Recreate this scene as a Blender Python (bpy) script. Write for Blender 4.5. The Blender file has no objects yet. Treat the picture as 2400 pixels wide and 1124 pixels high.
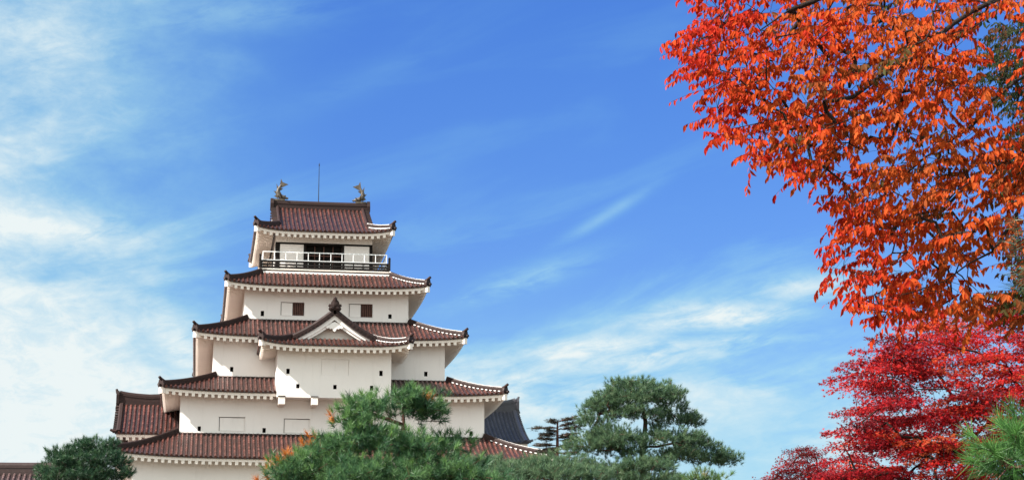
import bpy, math
import numpy as np
from mathutils import Vector

# ------------------------------------------------------------------ camera, sky, sun, exposure
S = bpy.context.scene
PITCH, YAW, FPX = math.radians(11.851), math.radians(9.264), 4470.0
CAM = np.array([0.0, 0.0, 1.6])
cd = bpy.data.cameras.new("camera")
cd.sensor_width = 36.0
cd.lens = 36.0 * FPX / 2400.0
cd.clip_start, cd.clip_end = 0.1, 5000.0
cam = bpy.data.objects.new("camera", cd)
S.collection.objects.link(cam)
cam.location = CAM
cam.rotation_euler = (math.radians(90) + PITCH, 0, -YAW)
S.camera = cam
S.view_settings.view_transform = 'Standard'
S.view_settings.look = 'None'
S.view_settings.exposure = 1.5
S.view_settings.gamma = 1.0
S.render.resolution_x, S.render.resolution_y = 1024, 479

SUN_DIR = Vector((-1.0, -0.30, 0.92)).normalized()          # towards the sun
SUN_EL = math.asin(SUN_DIR.z)
SUN_ROT = math.atan2(SUN_DIR.x, SUN_DIR.y)
sl = bpy.data.lights.new("sun", 'SUN')
sl.energy = 5.0
sl.angle = math.radians(0.5)
sl.color = (1.0, 0.94, 0.86)
sun = bpy.data.objects.new("sun", sl)
S.collection.objects.link(sun)
sun.rotation_euler = SUN_DIR.to_track_quat('Z', 'Y').to_euler()


class NT:
    """small helper around a node tree"""
    def __init__(self, tree):
        self.t = tree
        self.n = tree.nodes
        self.l = tree.links

    def node(self, kind, **kw):
        n = self.n.new(kind)
        for k, v in kw.items():
            setattr(n, k, v)
        return n

    def put(self, sock, v):
        if isinstance(v, bpy.types.NodeSocket):
            self.l.new(v, sock)
        else:
            sock.default_value = v

    def math(self, op, a, b=None, c=None, clamp=False):
        n = self.node('ShaderNodeMath', operation=op, use_clamp=clamp)
        self.put(n.inputs[0], a)
        if b is not None:
            self.put(n.inputs[1], b)
        if c is not None:
            self.put(n.inputs[2], c)
        return n.outputs[0]

    def mix(self, f, a, b, mode='MIX'):
        n = self.node('ShaderNodeMix', data_type='RGBA', blend_type=mode)
        self.put(n.inputs[0], f)
        self.put(n.inputs[6], a)
        self.put(n.inputs[7], b)
        return n.outputs[2]

    def ramp(self, f, stops, interp='LINEAR'):
        n = self.node('ShaderNodeValToRGB')
        cr = n.color_ramp
        cr.interpolation = interp
        while len(cr.elements) < len(stops):
            cr.elements.new(0.5)
        for e, (p, c) in zip(cr.elements, stops):
            e.position = p
            e.color = c if len(c) == 4 else (*c, 1)
        self.put(n.inputs[0], f)
        return n.outputs[0]

    def noise(self, vec, scale, detail=4, rough=0.5, dist=0.0):
        n = self.node('ShaderNodeTexNoise')
        if vec is not None:
            self.l.new(vec, n.inputs['Vector'])
        n.inputs['Scale'].default_value = scale
        n.inputs['Detail'].default_value = detail
        n.inputs['Roughness'].default_value = rough
        n.inputs['Distortion'].default_value = dist
        return n.outputs[0]

    def sstep(self, v, lo, hi, a=0.0, b=1.0):
        n = self.node('ShaderNodeMapRange', interpolation_type='SMOOTHSTEP')
        self.put(n.inputs[0], v)
        for i, x in zip((1, 2, 3, 4), (lo, hi, a, b)):
            n.inputs[i].default_value = x
        return n.outputs[0]

    def comb(self, x, y, z):
        n = self.node('ShaderNodeCombineXYZ')
        for i, v in enumerate((x, y, z)):
            self.put(n.inputs[i], v)
        return n.outputs[0]


W = bpy.data.worlds.new("World")
S.world = W
W.use_nodes = True
wt = NT(W.node_tree)
wt.n.clear()
sky = wt.node('ShaderNodeTexSky', sky_type='NISHITA')
sky.sun_disc = False
sky.sun_elevation = SUN_EL
sky.sun_rotation = SUN_ROT
sky.altitude = 300
sky.air_density = 1.0
sky.dust_density = 0.4
sky.ozone_density = 2.5
tc = wt.node('ShaderNodeTexCoord').outputs['Generated']
sp = wt.node('ShaderNodeSeparateXYZ')
wt.l.new(tc, sp.inputs[0])
dx, dy, dz = sp.outputs
AZ = wt.math('MULTIPLY', wt.math('ARCTAN2', dx, dy), 57.2958)      # degrees east of the keep's axis
EL = wt.math('MULTIPLY', wt.math('ARCSINE', dz), 57.2958)
hs = wt.node('ShaderNodeHueSaturation')
hs.inputs['Saturation'].default_value = 1.25
hs.inputs['Value'].default_value = 1.0
wt.l.new(sky.outputs[0], hs.inputs['Color'])
SKYC = wt.mix(1.0, hs.outputs[0], wt.ramp(wt.math('DIVIDE', EL, 20.0), [(0.2, (0.70, 0.74, 0.92)), (0.7, (0.68, 0.77, 1.10)), (1.0, (0.68, 0.78, 1.2))]), 'MULTIPLY')
# wisps: noise in azimuth / elevation, drawn out along a rising diagonal
ca, sa = math.cos(math.radians(14)), math.sin(math.radians(14))
P1 = wt.math('ADD', wt.math('MULTIPLY', AZ, ca), wt.math('MULTIPLY', EL, sa))
P2 = wt.math('SUBTRACT', wt.math('MULTIPLY', EL, ca), wt.math('MULTIPLY', AZ, sa))
v1 = wt.comb(wt.math('MULTIPLY', P1, 0.10), wt.math('MULTIPLY', P2, 0.42), 3.1)
v2 = wt.comb(wt.math('MULTIPLY', AZ, 0.16), wt.math('MULTIPLY', EL, 0.62), 7.7)
n1 = wt.noise(v1, 1.0, 8, 0.55, 0.7)
n4 = wt.noise(wt.comb(wt.math('MULTIPLY', AZ, 0.22), wt.math('MULTIPLY', EL, 0.36), 5.2), 1.0, 9, 0.6, 0.3)
n2 = wt.noise(v2, 1.0, 9, 0.58, 0.5)
n3 = wt.noise(wt.comb(wt.math('MULTIPLY', P1, 0.5), wt.math('MULTIPLY', P2, 2.2), 1.3), 1.0, 8, 0.62, 0.6)
low = wt.sstep(EL, 6.0, 15.0, 1.0, 0.0)                   # cloudier towards the horizon
left = wt.sstep(AZ, -9.0, 4.5, 1.0, 0.0)                  # and towards the sun side


def blob(a, e, ra, re, tilt=0.0):
    """soft patch of cloud centred on azimuth a, elevation e (degrees)"""
    c, s = math.cos(math.radians(tilt)), math.sin(math.radians(tilt))
    da, de = wt.math('SUBTRACT', AZ, a), wt.math('SUBTRACT', EL, e)
    u = wt.math('DIVIDE', wt.math('ADD', wt.math('MULTIPLY', da, c), wt.math('MULTIPLY', de, s)), ra)
    v = wt.math('DIVIDE', wt.math('SUBTRACT', wt.math('MULTIPLY', de, c), wt.math('MULTIPLY', da, s)), re)
    r = wt.math('ADD', wt.math('MULTIPLY', u, u), wt.math('MULTIPLY', v, v))
    return wt.math('POWER', 2.718, wt.math('MULTIPLY', r, -1.0))


BLOBS = [  # azimuth, elevation, half widths, tilt, weight
    (-5.2, 11.9, 3.2, 0.75, -3, 1.0), (-5.2, 17.2, 2.2, 0.9, 0, 0.5), (-0.7, 8.6, 1.7, 0.9, -52, 0.75),
    (-4.5, 7.3, 3.5, 1.6, 8, 0.9), (15.6, 9.5, 2.9, 0.50, 2, 1.0), (11.5, 8.6, 2.2, 0.4, 8, 0.9), (18.5, 10.3, 2.2, 0.5, 3, 0.75), (15.0, 8.7, 4.5, 0.35, 2, 0.7), (11.0, 8.0, 3.0, 0.5, 8, 0.7), (19.5, 7.9, 1.0, 0.3, -20, 0.6),
    (13.5, 8.3, 3.5, 0.6, 6, 0.8), (12.2, 12.6, 1.7, 0.20, 30, 0.38), (9.5, 10.6, 2.4, 0.42, 18, 0.5),
    (9.0, 7.2, 4.5, 1.3, 4, 0.8), (14.0, 7.0, 5.0, 1.1, 3, 0.7), (20.0, 6.0, 4.0, 1.2, 0, 0.5), (0.2, 18.4, 3.2, 0.6, 4, 0.30), (4.5, 16.5, 3.0, 0.5, 22, 0.10)]
acc = None
for a, e, ra, re, tl, wgt in BLOBS:
    b = wt.math('MULTIPLY', blob(a, e, ra, re, tl), wgt)
    acc = b if acc is None else wt.math('MAXIMUM', acc, b)
tex = wt.math('ADD', wt.math('MULTIPLY', n2, 0.55), wt.math('MULTIPLY', n3, 0.45))
placed = wt.math('MULTIPLY', acc, wt.sstep(tex, 0.33, 0.56))
thin = wt.math('MULTIPLY', wt.sstep(n1, 0.46, 0.70),
               wt.math('ADD', 0.10, wt.math('ADD', wt.math('MULTIPLY', low, 0.50), wt.math('MULTIPLY', left, 0.30))))
veil = wt.math('MULTIPLY', wt.math('MULTIPLY', wt.sstep(EL, 3.5, 11.5, 1.0, 0.0), wt.sstep(AZ, 4.0, 26.0, 0.95, 0.55)),
               wt.sstep(n2, 0.25, 0.75, 0.65, 1.0))
lveil = wt.math('MULTIPLY', left, wt.sstep(n4, 0.28, 0.68, 0.42, 0.85))
behind = wt.math('MULTIPLY', wt.sstep(wt.math('ABSOLUTE', AZ), 45.0, 110.0), wt.sstep(n4, 0.25, 0.7, 0.55, 0.95))  # extra cloud added outside the view to light the shaded walls
lleft = wt.math('MULTIPLY', wt.sstep(AZ, -6.0, 7.0, 0.9, 0.0), wt.sstep(EL, 5.5, 10.5, 1.0, 0.0))
inv = 1.0
for m in (placed, thin, veil, lveil, behind, lleft):
    om = wt.math('SUBTRACT', 1.0, m, clamp=True)
    inv = om if inv == 1.0 else wt.math('MULTIPLY', inv, om)
n5 = wt.noise(wt.comb(wt.math('MULTIPLY', AZ, 0.9), wt.math('MULTIPLY', EL, 1.7), 2.4), 1.0, 9, 0.68, 0.4)
cover = wt.math('MULTIPLY', wt.math('SUBTRACT', 1.0, inv, clamp=True), wt.sstep(n5, 0.25, 0.75, 0.90, 1.18), clamp=True)
CLOUD = wt.ramp(cover, [(0.0, (1.8, 4.4, 5.4)), (0.5, (2.9, 5.1, 5.45)), (1.0, (5.4, 5.9, 5.95))])
bg = wt.node('ShaderNodeBackground')
# sky out of view is brightened and warmed to fill the shaded walls
GAIN = wt.mix(wt.sstep(wt.math('ABSOLUTE', AZ), 45.0, 110.0), (1, 1, 1, 1), (2.0, 1.86, 1.70, 1))
wt.l.new(wt.mix(1.0, wt.mix(cover, SKYC, CLOUD), GAIN, 'MULTIPLY'), bg.inputs['Color'])
bg.inputs['Strength'].default_value = 0.055
wo = wt.node('ShaderNodeOutputWorld')
wt.l.new(bg.outputs[0], wo.inputs[0])

# ------------------------------------------------------------------ helpers
fw = np.array([math.sin(YAW) * math.cos(PITCH), math.cos(YAW) * math.cos(PITCH), math.sin(PITCH)])
rt = np.array([math.cos(YAW), -math.sin(YAW), 0.0])
upv = np.cross(rt, fw)


def at(px, py, Y):
    """world point on the plane y = Y seen at photo pixel (px, py)"""
    d = fw * FPX + rt * (px - 1200) - upv * (py - 562)
    return CAM + d * (Y / d[1])


def AT(px, py, Y):
    px, py, Y = np.broadcast_arrays(np.asarray(px, float), np.asarray(py, float), np.asarray(Y, float))
    d = fw * FPX + rt * (px - 1200)[..., None] - upv * (py - 562)[..., None]
    return CAM + d * (Y / d[..., 1])[..., None]


def link(o, parent=None):
    S.collection.objects.link(o)
    if parent is not None:
        o.parent = parent
    return o


def tag(o, label=None, cat=None, group=None, kind=None):
    for k, v in (('label', label), ('category', cat), ('group', group), ('kind', kind)):
        if v:
            o[k] = v
    return o


def thing(name, loc, label, cat, group=None):
    o = bpy.data.objects.new(name, None)
    o.empty_display_size = 0.3
    o.location = loc
    link(o)
    return tag(o, label, cat, group)


class MB:
    """collects geometry and links it as one mesh object (world coordinates)"""
    def __init__(self):
        self.V, self.F, self.A, self.n = [], [], [], 0

    def add(self, V, F, attr=None):
        V = np.asarray(V, float).reshape(-1, 3)
        F = np.asarray(F, int)
        self.V.append(V)
        self.F.append(F + self.n)
        self.A.append(np.zeros(len(V)) if attr is None else np.broadcast_to(np.asarray(attr, float), (len(V),)))
        self.n += len(V)
        return self

    def box(self, lo, hi):
        x0, y0, z0 = lo
        x1, y1, z1 = hi
        V = [(x0, y0, z0), (x1, y0, z0), (x1, y1, z0), (x0, y1, z0), (x0, y0, z1), (x1, y0, z1), (x1, y1, z1), (x0, y1, z1)]
        return self.add(V, [(0, 3, 2, 1), (4, 5, 6, 7), (0, 1, 5, 4), (1, 2, 6, 5), (2, 3, 7, 6), (3, 0, 4, 7)])

    def hexa(self, V):
        return self.add(V, [(0, 3, 2, 1), (4, 5, 6, 7), (0, 1, 5, 4), (1, 2, 6, 5), (2, 3, 7, 6), (3, 0, 4, 7)])

    def sweep(self, prof, path, up=(0, 0, 1), caps=True, scale=None):
        """closed profile [(side, up)] along a path"""
        path = np.asarray(path, float)
        prof = np.asarray(prof, float)
        n, k = len(path), len(prof)
        T = np.gradient(path, axis=0)
        T /= np.linalg.norm(T, axis=1)[:, None]
        R = np.cross(T, np.broadcast_to(np.asarray(up, float), T.shape))
        R /= np.linalg.norm(R, axis=1)[:, None]
        U = np.cross(R, T)
        sc = np.ones(n) if scale is None else np.asarray(scale, float)
        V = path[:, None] + (R[:, None] * prof[None, :, :1] + U[:, None] * prof[None, :, 1:]) * sc[:, None, None]
        i, j = np.meshgrid(np.arange(n - 1), np.arange(k), indexing='ij')
        j2 = (j + 1) % k
        F = np.stack([i * k + j, i * k + j2, (i + 1) * k + j2, (i + 1) * k + j], -1).reshape(-1, 4)
        base = self.n
        self.add(V.reshape(-1, 3), F)
        if caps:
            c0, c1 = V[0].mean(0), V[-1].mean(0)
            a = np.arange(k)
            self.add(np.vstack([V[0], c0[None]]), np.stack([(a + 1) % k, a, np.full(k, k)], -1))
            self.add(np.vstack([V[-1], c1[None]]), np.stack([a, (a + 1) % k, np.full(k, k)], -1))
        return self

    def tube(self, path, rad, sides=6, caps=True):
        path = np.asarray(path, float)
        a = np.linspace(0, 2 * math.pi, sides, endpoint=False)
        rad = np.broadcast_to(np.asarray(rad, float), (len(path),))
        d = path[-1] - path[0]
        up = (0, 0, 1) if abs(d[2]) < 0.9 * np.linalg.norm(d) else (0, 1, 0)
        return self.sweep(np.stack([np.cos(a), np.sin(a)], -1), path, up, caps, rad)

    def build(self, name, m, parent=None, smooth=False, attr=None):
        V = np.concatenate(self.V)
        me = bpy.data.meshes.new(name)
        sizes = np.concatenate([np.full(len(F), F.shape[1]) for F in self.F])
        loops = np.concatenate([F.ravel() for F in self.F])
        me.vertices.add(len(V))
        off = np.zeros(3)
        if parent is not None:
            p = parent
            while p is not None:
                off = off + np.array(p.location)
                p = p.parent
        me.vertices.foreach_set('co', (V - off).astype(np.float32).ravel())
        me.loops.add(len(loops))
        me.loops.foreach_set('vertex_index', loops.astype(np.int32))
        me.polygons.add(len(sizes))
        st = np.zeros(len(sizes), np.int32)
        st[1:] = np.cumsum(sizes)[:-1]
        me.polygons.foreach_set('loop_start', st)
        me.polygons.foreach_set('loop_total', sizes.astype(np.int32))
        me.polygons.foreach_set('use_smooth', np.full(len(sizes), bool(smooth)))
        if attr:
            at_ = me.attributes.new(attr, 'FLOAT', 'POINT')
            at_.data.foreach_set('value', np.concatenate(self.A).astype(np.float32))
        me.update(calc_edges=True)
        me.materials.append(m)
        o = bpy.data.objects.new(name, me)
        return link(o, parent)


# ------------------------------------------------------------------ materials
def new_mat(name):
    m = bpy.data.materials.new(name)
    m.use_nodes = True
    t = NT(m.node_tree)
    b = t.n['Principled BSDF']
    return m, t, b


def bump(t, b, h, strength, dist):
    n = t.node('ShaderNodeBump')
    n.inputs['Strength'].default_value = strength
    n.inputs['Distance'].default_value = dist
    t.l.new(h, n.inputs['Height'])
    t.l.new(n.outputs[0], b.inputs['Normal'])


def simple(name, col, rough=0.6, spec=0.5, var=0.12, scale=3.0, metal=0.0, bmp=0.0):
    m, t, b = new_mat(name)
    co = t.node('ShaderNodeTexCoord').outputs['Object']
    nz = t.noise(co, scale, 6, 0.6)
    lo = tuple(c * (1 - var * 2) for c in col)
    hi = tuple(min(1, c * (1 + var * 2)) for c in col)
    t.l.new(t.ramp(nz, [(0.25, lo), (0.75, hi)]), b.inputs['Base Color'])
    b.inputs['Roughness'].default_value = rough
    b.inputs['Specular IOR Level'].default_value = spec
    b.inputs['Metallic'].default_value = metal
    if bmp:
        bump(t, b, t.noise(co, scale * 6, 4, 0.6), bmp, 0.02)
    return m


def plaster_mat(name, col):
    m, t, b = new_mat(name)
    co = t.node('ShaderNodeTexCoord').outputs['Object']
    big = t.noise(co, 0.35, 5, 0.6)
    mp = t.node('ShaderNodeMapping')
    mp.inputs['Scale'].default_value = (2.2, 2.2, 0.25)
    t.l.new(co, mp.inputs['Vector'])
    streak = t.noise(mp.outputs[0], 1.5, 6, 0.65)
    c = t.ramp(big, [(0.3, tuple(x * 0.93 for x in col)), (0.7, col)])
    c = t.mix(t.sstep(streak, 0.52, 0.78, 0.0, 0.34), c, tuple(x * y for x, y in zip(col, (0.74, 0.72, 0.70))) + (1,))
    t.l.new(c, b.inputs['Base Color'])
    b.inputs['Roughness'].default_value = 0.85
    bump(t, b, t.noise(co, 9.0, 5, 0.6), 0.25, 0.02)
    return m


def tile_mat(name, dark, mid, light, rough):
    m, t, b = new_mat(name)
    g = t.node('ShaderNodeNewGeometry')
    rnd = g.outputs['Random Per Island']
    co = t.node('ShaderNodeTexCoord').outputs['Object']
    nz = t.noise(co, 0.8, 6, 0.65)
    f = t.math('ADD', t.math('MULTIPLY', rnd, 0.6), t.math('MULTIPLY', nz, 0.45), clamp=True)
    c = t.ramp(f, [(0.1, dark), (0.5, mid), (0.95, light)])
    grime = t.noise(co, 5.0, 6, 0.7)
    c = t.mix(t.sstep(grime, 0.52, 0.75, 0.0, 0.55), c, (0.035, 0.026, 0.024, 1))
    t.l.new(c, b.inputs['Base Color'])
    t.put(b.inputs['Roughness'], t.sstep(grime, 0.3, 0.7, rough, rough + 0.25))
    b.inputs['Specular IOR Level'].default_value = 0.5
    bump(t, b, t.noise(co, 14.0, 4, 0.6), 0.15, 0.01)
    return m


def leaf_mat(name, stops, trans=0.4, rough=0.5, attr='tone', gloss=0.03):
    m, t, b = new_mat(name)
    a = t.node('ShaderNodeAttribute', attribute_name=attr)
    rnd = t.node('ShaderNodeNewGeometry').outputs['Random Per Island']
    f = t.math('ADD', a.outputs['Fac'], t.math('MULTIPLY', t.math('SUBTRACT', rnd, 0.5), 0.16), clamp=True)
    c = t.ramp(f, stops)
    hsv = t.node('ShaderNodeHueSaturation')
    t.l.new(c, hsv.inputs['Color'])
    t.put(hsv.inputs['Value'], t.math('MULTIPLY_ADD', rnd, 0.5, 0.75))
    c = hsv.outputs[0]
    df = t.node('ShaderNodeBsdfDiffuse')
    tr = t.node('ShaderNodeBsdfTranslucent')
    gl = t.node('ShaderNodeBsdfGlossy')
    gl.inputs['Roughness'].default_value = rough
    gl.inputs['Color'].default_value = (0.9, 0.9, 0.9, 1)
    t.l.new(c, df.inputs[0])
    t.l.new(c, tr.inputs[0])
    m1 = t.node('ShaderNodeMixShader')
    m1.inputs[0].default_value = trans
    t.l.new(df.outputs[0], m1.inputs[1])
    t.l.new(tr.outputs[0], m1.inputs[2])
    fr = t.node('ShaderNodeLayerWeight')
    fr.inputs[0].default_value = 0.25
    m2 = t.node('ShaderNodeMixShader')
    t.l.new(t.math('MULTIPLY', fr.outputs['Fresnel'], gloss * 4, clamp=True), m2.inputs[0])
    t.l.new(m1.outputs[0], m2.inputs[1])
    t.l.new(gl.outputs[0], m2.inputs[2])
    out = t.n['Material Output']
    t.l.new(m2.outputs[0], out.inputs[0])
    t.n.remove(b)
    return m


M_PLASTER = plaster_mat("white_plaster", (0.81, 0.758, 0.725))
M_EAVE = plaster_mat("eave_plaster", (0.80, 0.71, 0.64))
M_TILE = tile_mat("red_glazed_tile", (0.028, 0.011, 0.009), (0.072, 0.023, 0.018), (0.130, 0.048, 0.038), 0.17)
M_PAN = tile_mat("pan_tile", (0.012, 0.007, 0.007), (0.024, 0.010, 0.009), (0.036, 0.015, 0.012), 0.38)
M_RIDGE = tile_mat("ridge_tile", (0.010, 0.006, 0.006), (0.019, 0.009, 0.008), (0.034, 0.015, 0.013), 0.5)
M_RIDGE.node_tree.nodes['Principled BSDF'].inputs['Specular IOR Level'].default_value = 0.22
M_GREYTILE = tile_mat("shaded_grey_tile", (0.028, 0.027, 0.038), (0.048, 0.046, 0.060), (0.075, 0.07, 0.085), 0.34)  # blue-grey of the keep's shadow put into the tile colour
M_GREYPAN = tile_mat("shaded_grey_pan", (0.02, 0.019, 0.025), (0.032, 0.03, 0.04), (0.045, 0.042, 0.05), 0.4)  # same shadow tint for the pans
M_DUSTY = tile_mat("dusty_brown_tile", (0.045, 0.028, 0.028), (0.08, 0.046, 0.045), (0.12, 0.075, 0.072), 0.34)
M_LINE = simple("ridge_glint", (0.82, 0.80, 0.78), 0.5, 0.5, 0.04)  # white colour stands in for sun glint on the ridge tiles
M_BLACK = simple("black_timber", (0.010, 0.008, 0.007), 0.7, 0.15, 0.2)
M_HOLE = simple("dark_recess", (0.012, 0.011, 0.010), 0.9, 0.1, 0.1)
M_LATTICE = simple("red_brown_lattice", (0.085, 0.028, 0.016), 0.55, 0.4, 0.2)
M_STEEL = simple("white_painted_steel", (0.80, 0.80, 0.80), 0.35, 0.5, 0.02)
M_BRONZE = simple("weathered_bronze", (0.065, 0.052, 0.038), 0.55, 0.4, 0.4, 4.0, 0.0, 0.3)
M_ROD = simple("iron_rod", (0.03, 0.03, 0.04), 0.4, 0.5, 0.1, 3.0, 0.6)
M_STONE = simple("base_stone", (0.24, 0.22, 0.20), 0.9, 0.2, 0.3, 0.9, 0.0, 0.8)
M_BARK = simple("dark_bark", (0.020, 0.013, 0.011), 0.9, 0.2, 0.3, 8.0, 0.0, 0.8)
M_PINEBARK = simple("pine_bark", (0.075, 0.036, 0.027), 0.9, 0.2, 0.4, 5.0, 0.0, 0.8)
M_GROUND = simple("gravel_and_grass", (0.10, 0.085, 0.062), 0.95, 0.1, 0.25, 0.4, 0.0, 0.5)

# ------------------------------------------------------------------ ground
g = MB()
xs = np.linspace(-3000, 3000, 41)
gx, gy = np.meshgrid(xs, xs, indexing='ij')
k = len(xs)
i, j = np.meshgrid(np.arange(k - 1), np.arange(k - 1), indexing='ij')
g.add(np.stack([gx, gy, np.zeros_like(gx)], -1), np.stack([i * k + j, (i + 1) * k + j, (i + 1) * k + j + 1, i * k + j + 1], -1).reshape(-1, 4))
tag(g.build("ground", M_GROUND), kind='structure')

# ------------------------------------------------------------------ roofs
SIDES = {'front': ((1, 0), (0, 1)), 'back': ((-1, 0), (0, -1)), 'left': ((0, -1), (1, 0)), 'right': ((0, 1), (-1, 0))}
RSP, RR = 0.32, 0.088          # spacing and radius of the barrel tiles


class Roof:
    """hipped skirt, or hip-and-gable when main sides run up to a ridge"""
    def __init__(s, cx, cy, Xh, Yh, ze, rise, D, k=0.25, lift=0.3, w=None, main=(), Ag=None, over=1.35):
        s.cx, s.cy, s.Xh, s.Yh, s.ze, s.rise, s.D, s.k, s.lift = cx, cy, Xh, Yh, ze, rise, D, k, lift
        s.w = D if w is None else w
        s.main, s.Ag, s.over = main, Ag, over

    def half(s, side):
        return s.Xh if side in ('front', 'back') else s.Yh

    def prof(s, d):
        q = np.asarray(d, float) / s.D
        return s.rise * ((1 - s.k) * q + s.k * q * np.abs(q))

    def z(s, side, t, d):
        t, d = np.asarray(t, float), np.asarray(d, float)
        L = s.half(side)
        c = np.clip(np.abs(t) / np.maximum(L - d, 0.05), 0, 1.03)
        u = np.clip(1 - np.maximum(d, 0) / s.w, 0, 1)
        return s.ze + s.prof(d) + s.lift * c ** 5 * u ** 2

    def pt(s, side, t, d, dz=0.0):
        (ax, ay), (ix, iy) = SIDES[side]
        t, d = np.broadcast_arrays(np.asarray(t, float), np.asarray(d, float))
        off = s.Yh if side in ('front', 'back') else s.Xh
        q = d - off
        return np.stack([s.cx + ax * t + ix * q, s.cy + ay * t + iy * q, s.z(side, t, d) + dz], -1)

    def tiles(s, mb, pan, side, t0=None, t1=None):
        L = s.half(side)
        ismain = side in s.main
        n = int(L / RSP)
        (ax, ay), (ix, iy) = SIDES[side]
        A = np.array([ax, ay, 0.0])
        ang = np.linspace(0, math.pi, 7)
        for q in range(-n, n + 1):
            t = q * RSP
            if (t0 is not None and t < t0) or (t1 is not None and t > t1):
                continue
            if ismain and -s.Ag[0] <= t <= s.Ag[1]:
                dm = s.D - 0.05
            else:
                dm = min(s.w, L - abs(t)) - 0.05
            if dm < 0.15:
                continue
            m = max(2, int(round(dm / 0.30)))
            dd = np.linspace(-0.06, dm, m + 1)
            P = s.pt(side, np.full(m + 1, t), dd)
            a0, b0 = P[:-1], P[1:] + (P[1:] - P[:-1]) * 0.06
            T = b0 - a0
            T /= np.linalg.norm(T, axis=1)[:, None]
            N = np.cross(A[None], T)
            N *= np.sign(N[:, 2:3])
            r0, r1 = RR * 1.06, RR * 0.92
            cs, sn = np.cos(ang), np.sin(ang)
            R0 = a0[:, None] + r0 * (cs[None, :, None] * A + sn[None, :, None] * N[:, None])
            R1 = b0[:, None] + r1 * (cs[None, :, None] * A + sn[None, :, None] * N[:, None])
            V = np.concatenate([R0, R1], 1)          # (m, 14, 3)
            f = [(h, h + 7, h + 8, h + 1) for h in range(6)] + [(0, 1, 2, 3), (0, 3, 4, 6), (4, 5, 6, 6)]
            F4 = np.array([x for x in f[:6]])
            base = (np.arange(m) * 14)[:, None, None]
            mb.add(V.reshape(-1, 3), (F4[None] + base).reshape(-1, 4))
            # closed round end at the eave
            c = P[0]
            rr_ = RR * 1.1
            e = np.linspace(0, 2 * math.pi, 9)[:-1]
            disc = c - T[0] * 0.012 + rr_ * (np.cos(e)[:, None] * A + np.sin(e)[:, None] * N[0]) + N[0] * 0.02
            disc2 = disc + T[0] * 0.10
            h = np.arange(8)
            mb.add(np.vstack([disc, disc2]), np.stack([h, (h + 1) % 8, (h + 1) % 8 + 8, h + 8], -1))
            mb.add(disc, np.arange(8)[None, ::-1])
        # pan tiles between: a sheet, and the drip edge below the barrel ends
        lo = -L if t0 is None else t0 - RSP * 0.5
        hi = L if t1 is None else t1 + RSP * 0.5
        tt = np.linspace(lo, hi, 49)

        def sheet(tf, dv, nd):
            G = []
            for q in np.linspace(0, 1, nd):
                G.append(s.pt(side, tf(q), np.full(49, dv(q))))
            G = np.array(G)
            i, j = np.meshgrid(np.arange(nd - 1), np.arange(48), indexing='ij')
            pan.add(G.reshape(-1, 3), np.stack([i * 49 + j, i * 49 + j + 1, (i + 1) * 49 + j + 1, (i + 1) * 49 + j], -1).reshape(-1, 4))
            return G
        full = t0 is None and t1 is None
        sheet((lambda q: tt * (L - q * s.w) / L) if full else (lambda q: np.clip(tt, -(L - q * s.w), L - q * s.w)), lambda q: q * s.w, 9)
        if ismain:
            ta = np.linspace(max(-s.Ag[0], lo), min(s.Ag[1], hi), 49)
            sheet(lambda q: ta, lambda q: s.w + q * (s.D - s.w), 9)
        E = s.pt(side, tt, np.zeros(49))
        E2 = s.pt(side, tt, np.zeros(49), -0.10)
        j = np.arange(48)
        pan.add(np.vstack([E, E2]), np.stack([j + 49, j + 50, j + 1, j], -1))
        E3 = s.pt(side, tt, np.full(49, 0.16), -0.10)
        E3[:, 2] = E2[:, 2]
        pan.add(np.vstack([E2, E3]), np.stack([j + 49, j + 50, j + 1, j], -1))

    def eaves(s, mb, side, skip=None, t0=None, t1=None):
        """white fascia, rafters and soffit under one side"""
        L = s.half(side)
        (ax, ay), (ix, iy) = SIDES[side]
        A, I = np.array([ax, ay, 0.0]), np.array([ix, iy, 0.0])
        lo, hi = -L + 0.12 if t0 is None else t0, L - 0.12 if t1 is None else t1
        spans = [(lo, hi)] if skip is None else [(lo, skip[0]), (skip[1], hi)]
        for lo_, hi_ in spans:
            tt = np.linspace(lo_, hi_, 41)
            z0 = s.z(side, tt, np.zeros(41))

            def row(d, dz):
                p = s.pt(side, tt, np.full(41, d))
                p[:, 2] = z0 + dz
                return p
            rows = np.array([row(0.16, -0.06), row(0.10, -0.06), row(0.10, -0.29), row(0.22, -0.29), row(s.over + 0.08, -0.02)])
            # keep inside the hips
            for r_i, d in ((4, s.over + 0.08), (3, 0.22)):
                lim = L - d
                tcl = np.clip(tt, -lim if t0 is None else -99, lim if t1 is None else 99)
                rows[r_i][:, :2] = s.pt(side, tcl, np.full(41, d))[:, :2]
            i, j = np.meshgrid(np.arange(4), np.arange(40), indexing='ij')
            mb.add(rows.reshape(-1, 3), np.stack([i * 41 + j, i * 41 + j + 1, (i + 1) * 41 + j + 1, (i + 1) * 41 + j], -1).reshape(-1, 4))
        n = int(L / 0.44)
        for q in range(-n, n + 1):
            t = q * 0.44
            if t < lo + 0.1 or t > hi - 0.1 or (skip and skip[0] - 0.12 < t < skip[1] + 0.12):
                continue
            ln = min(s.over + 0.06, L - abs(t) - 0.05)
            if ln < 0.3:
                continue
            z = float(s.z(side, t, 0.0))
            P = lambda tt_, d_, z_: np.append(s.pt(side, tt_, d_)[:2], z_)
            rise = 0.27 * ln / (s.over + 0.08)
            V = [P(t - .105, .115, z - .50), P(t + .105, .115, z - .50), P(t + .105, ln, z - .50 + rise), P(t - .105, ln, z - .50 + rise),
                 P(t - .105, .115, z - .26), P(t + .105, .115, z - .26), P(t + .105, ln, z - .24 + rise), P(t - .105, ln, z - .24 + rise)]
            mb.hexa(V)

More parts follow.
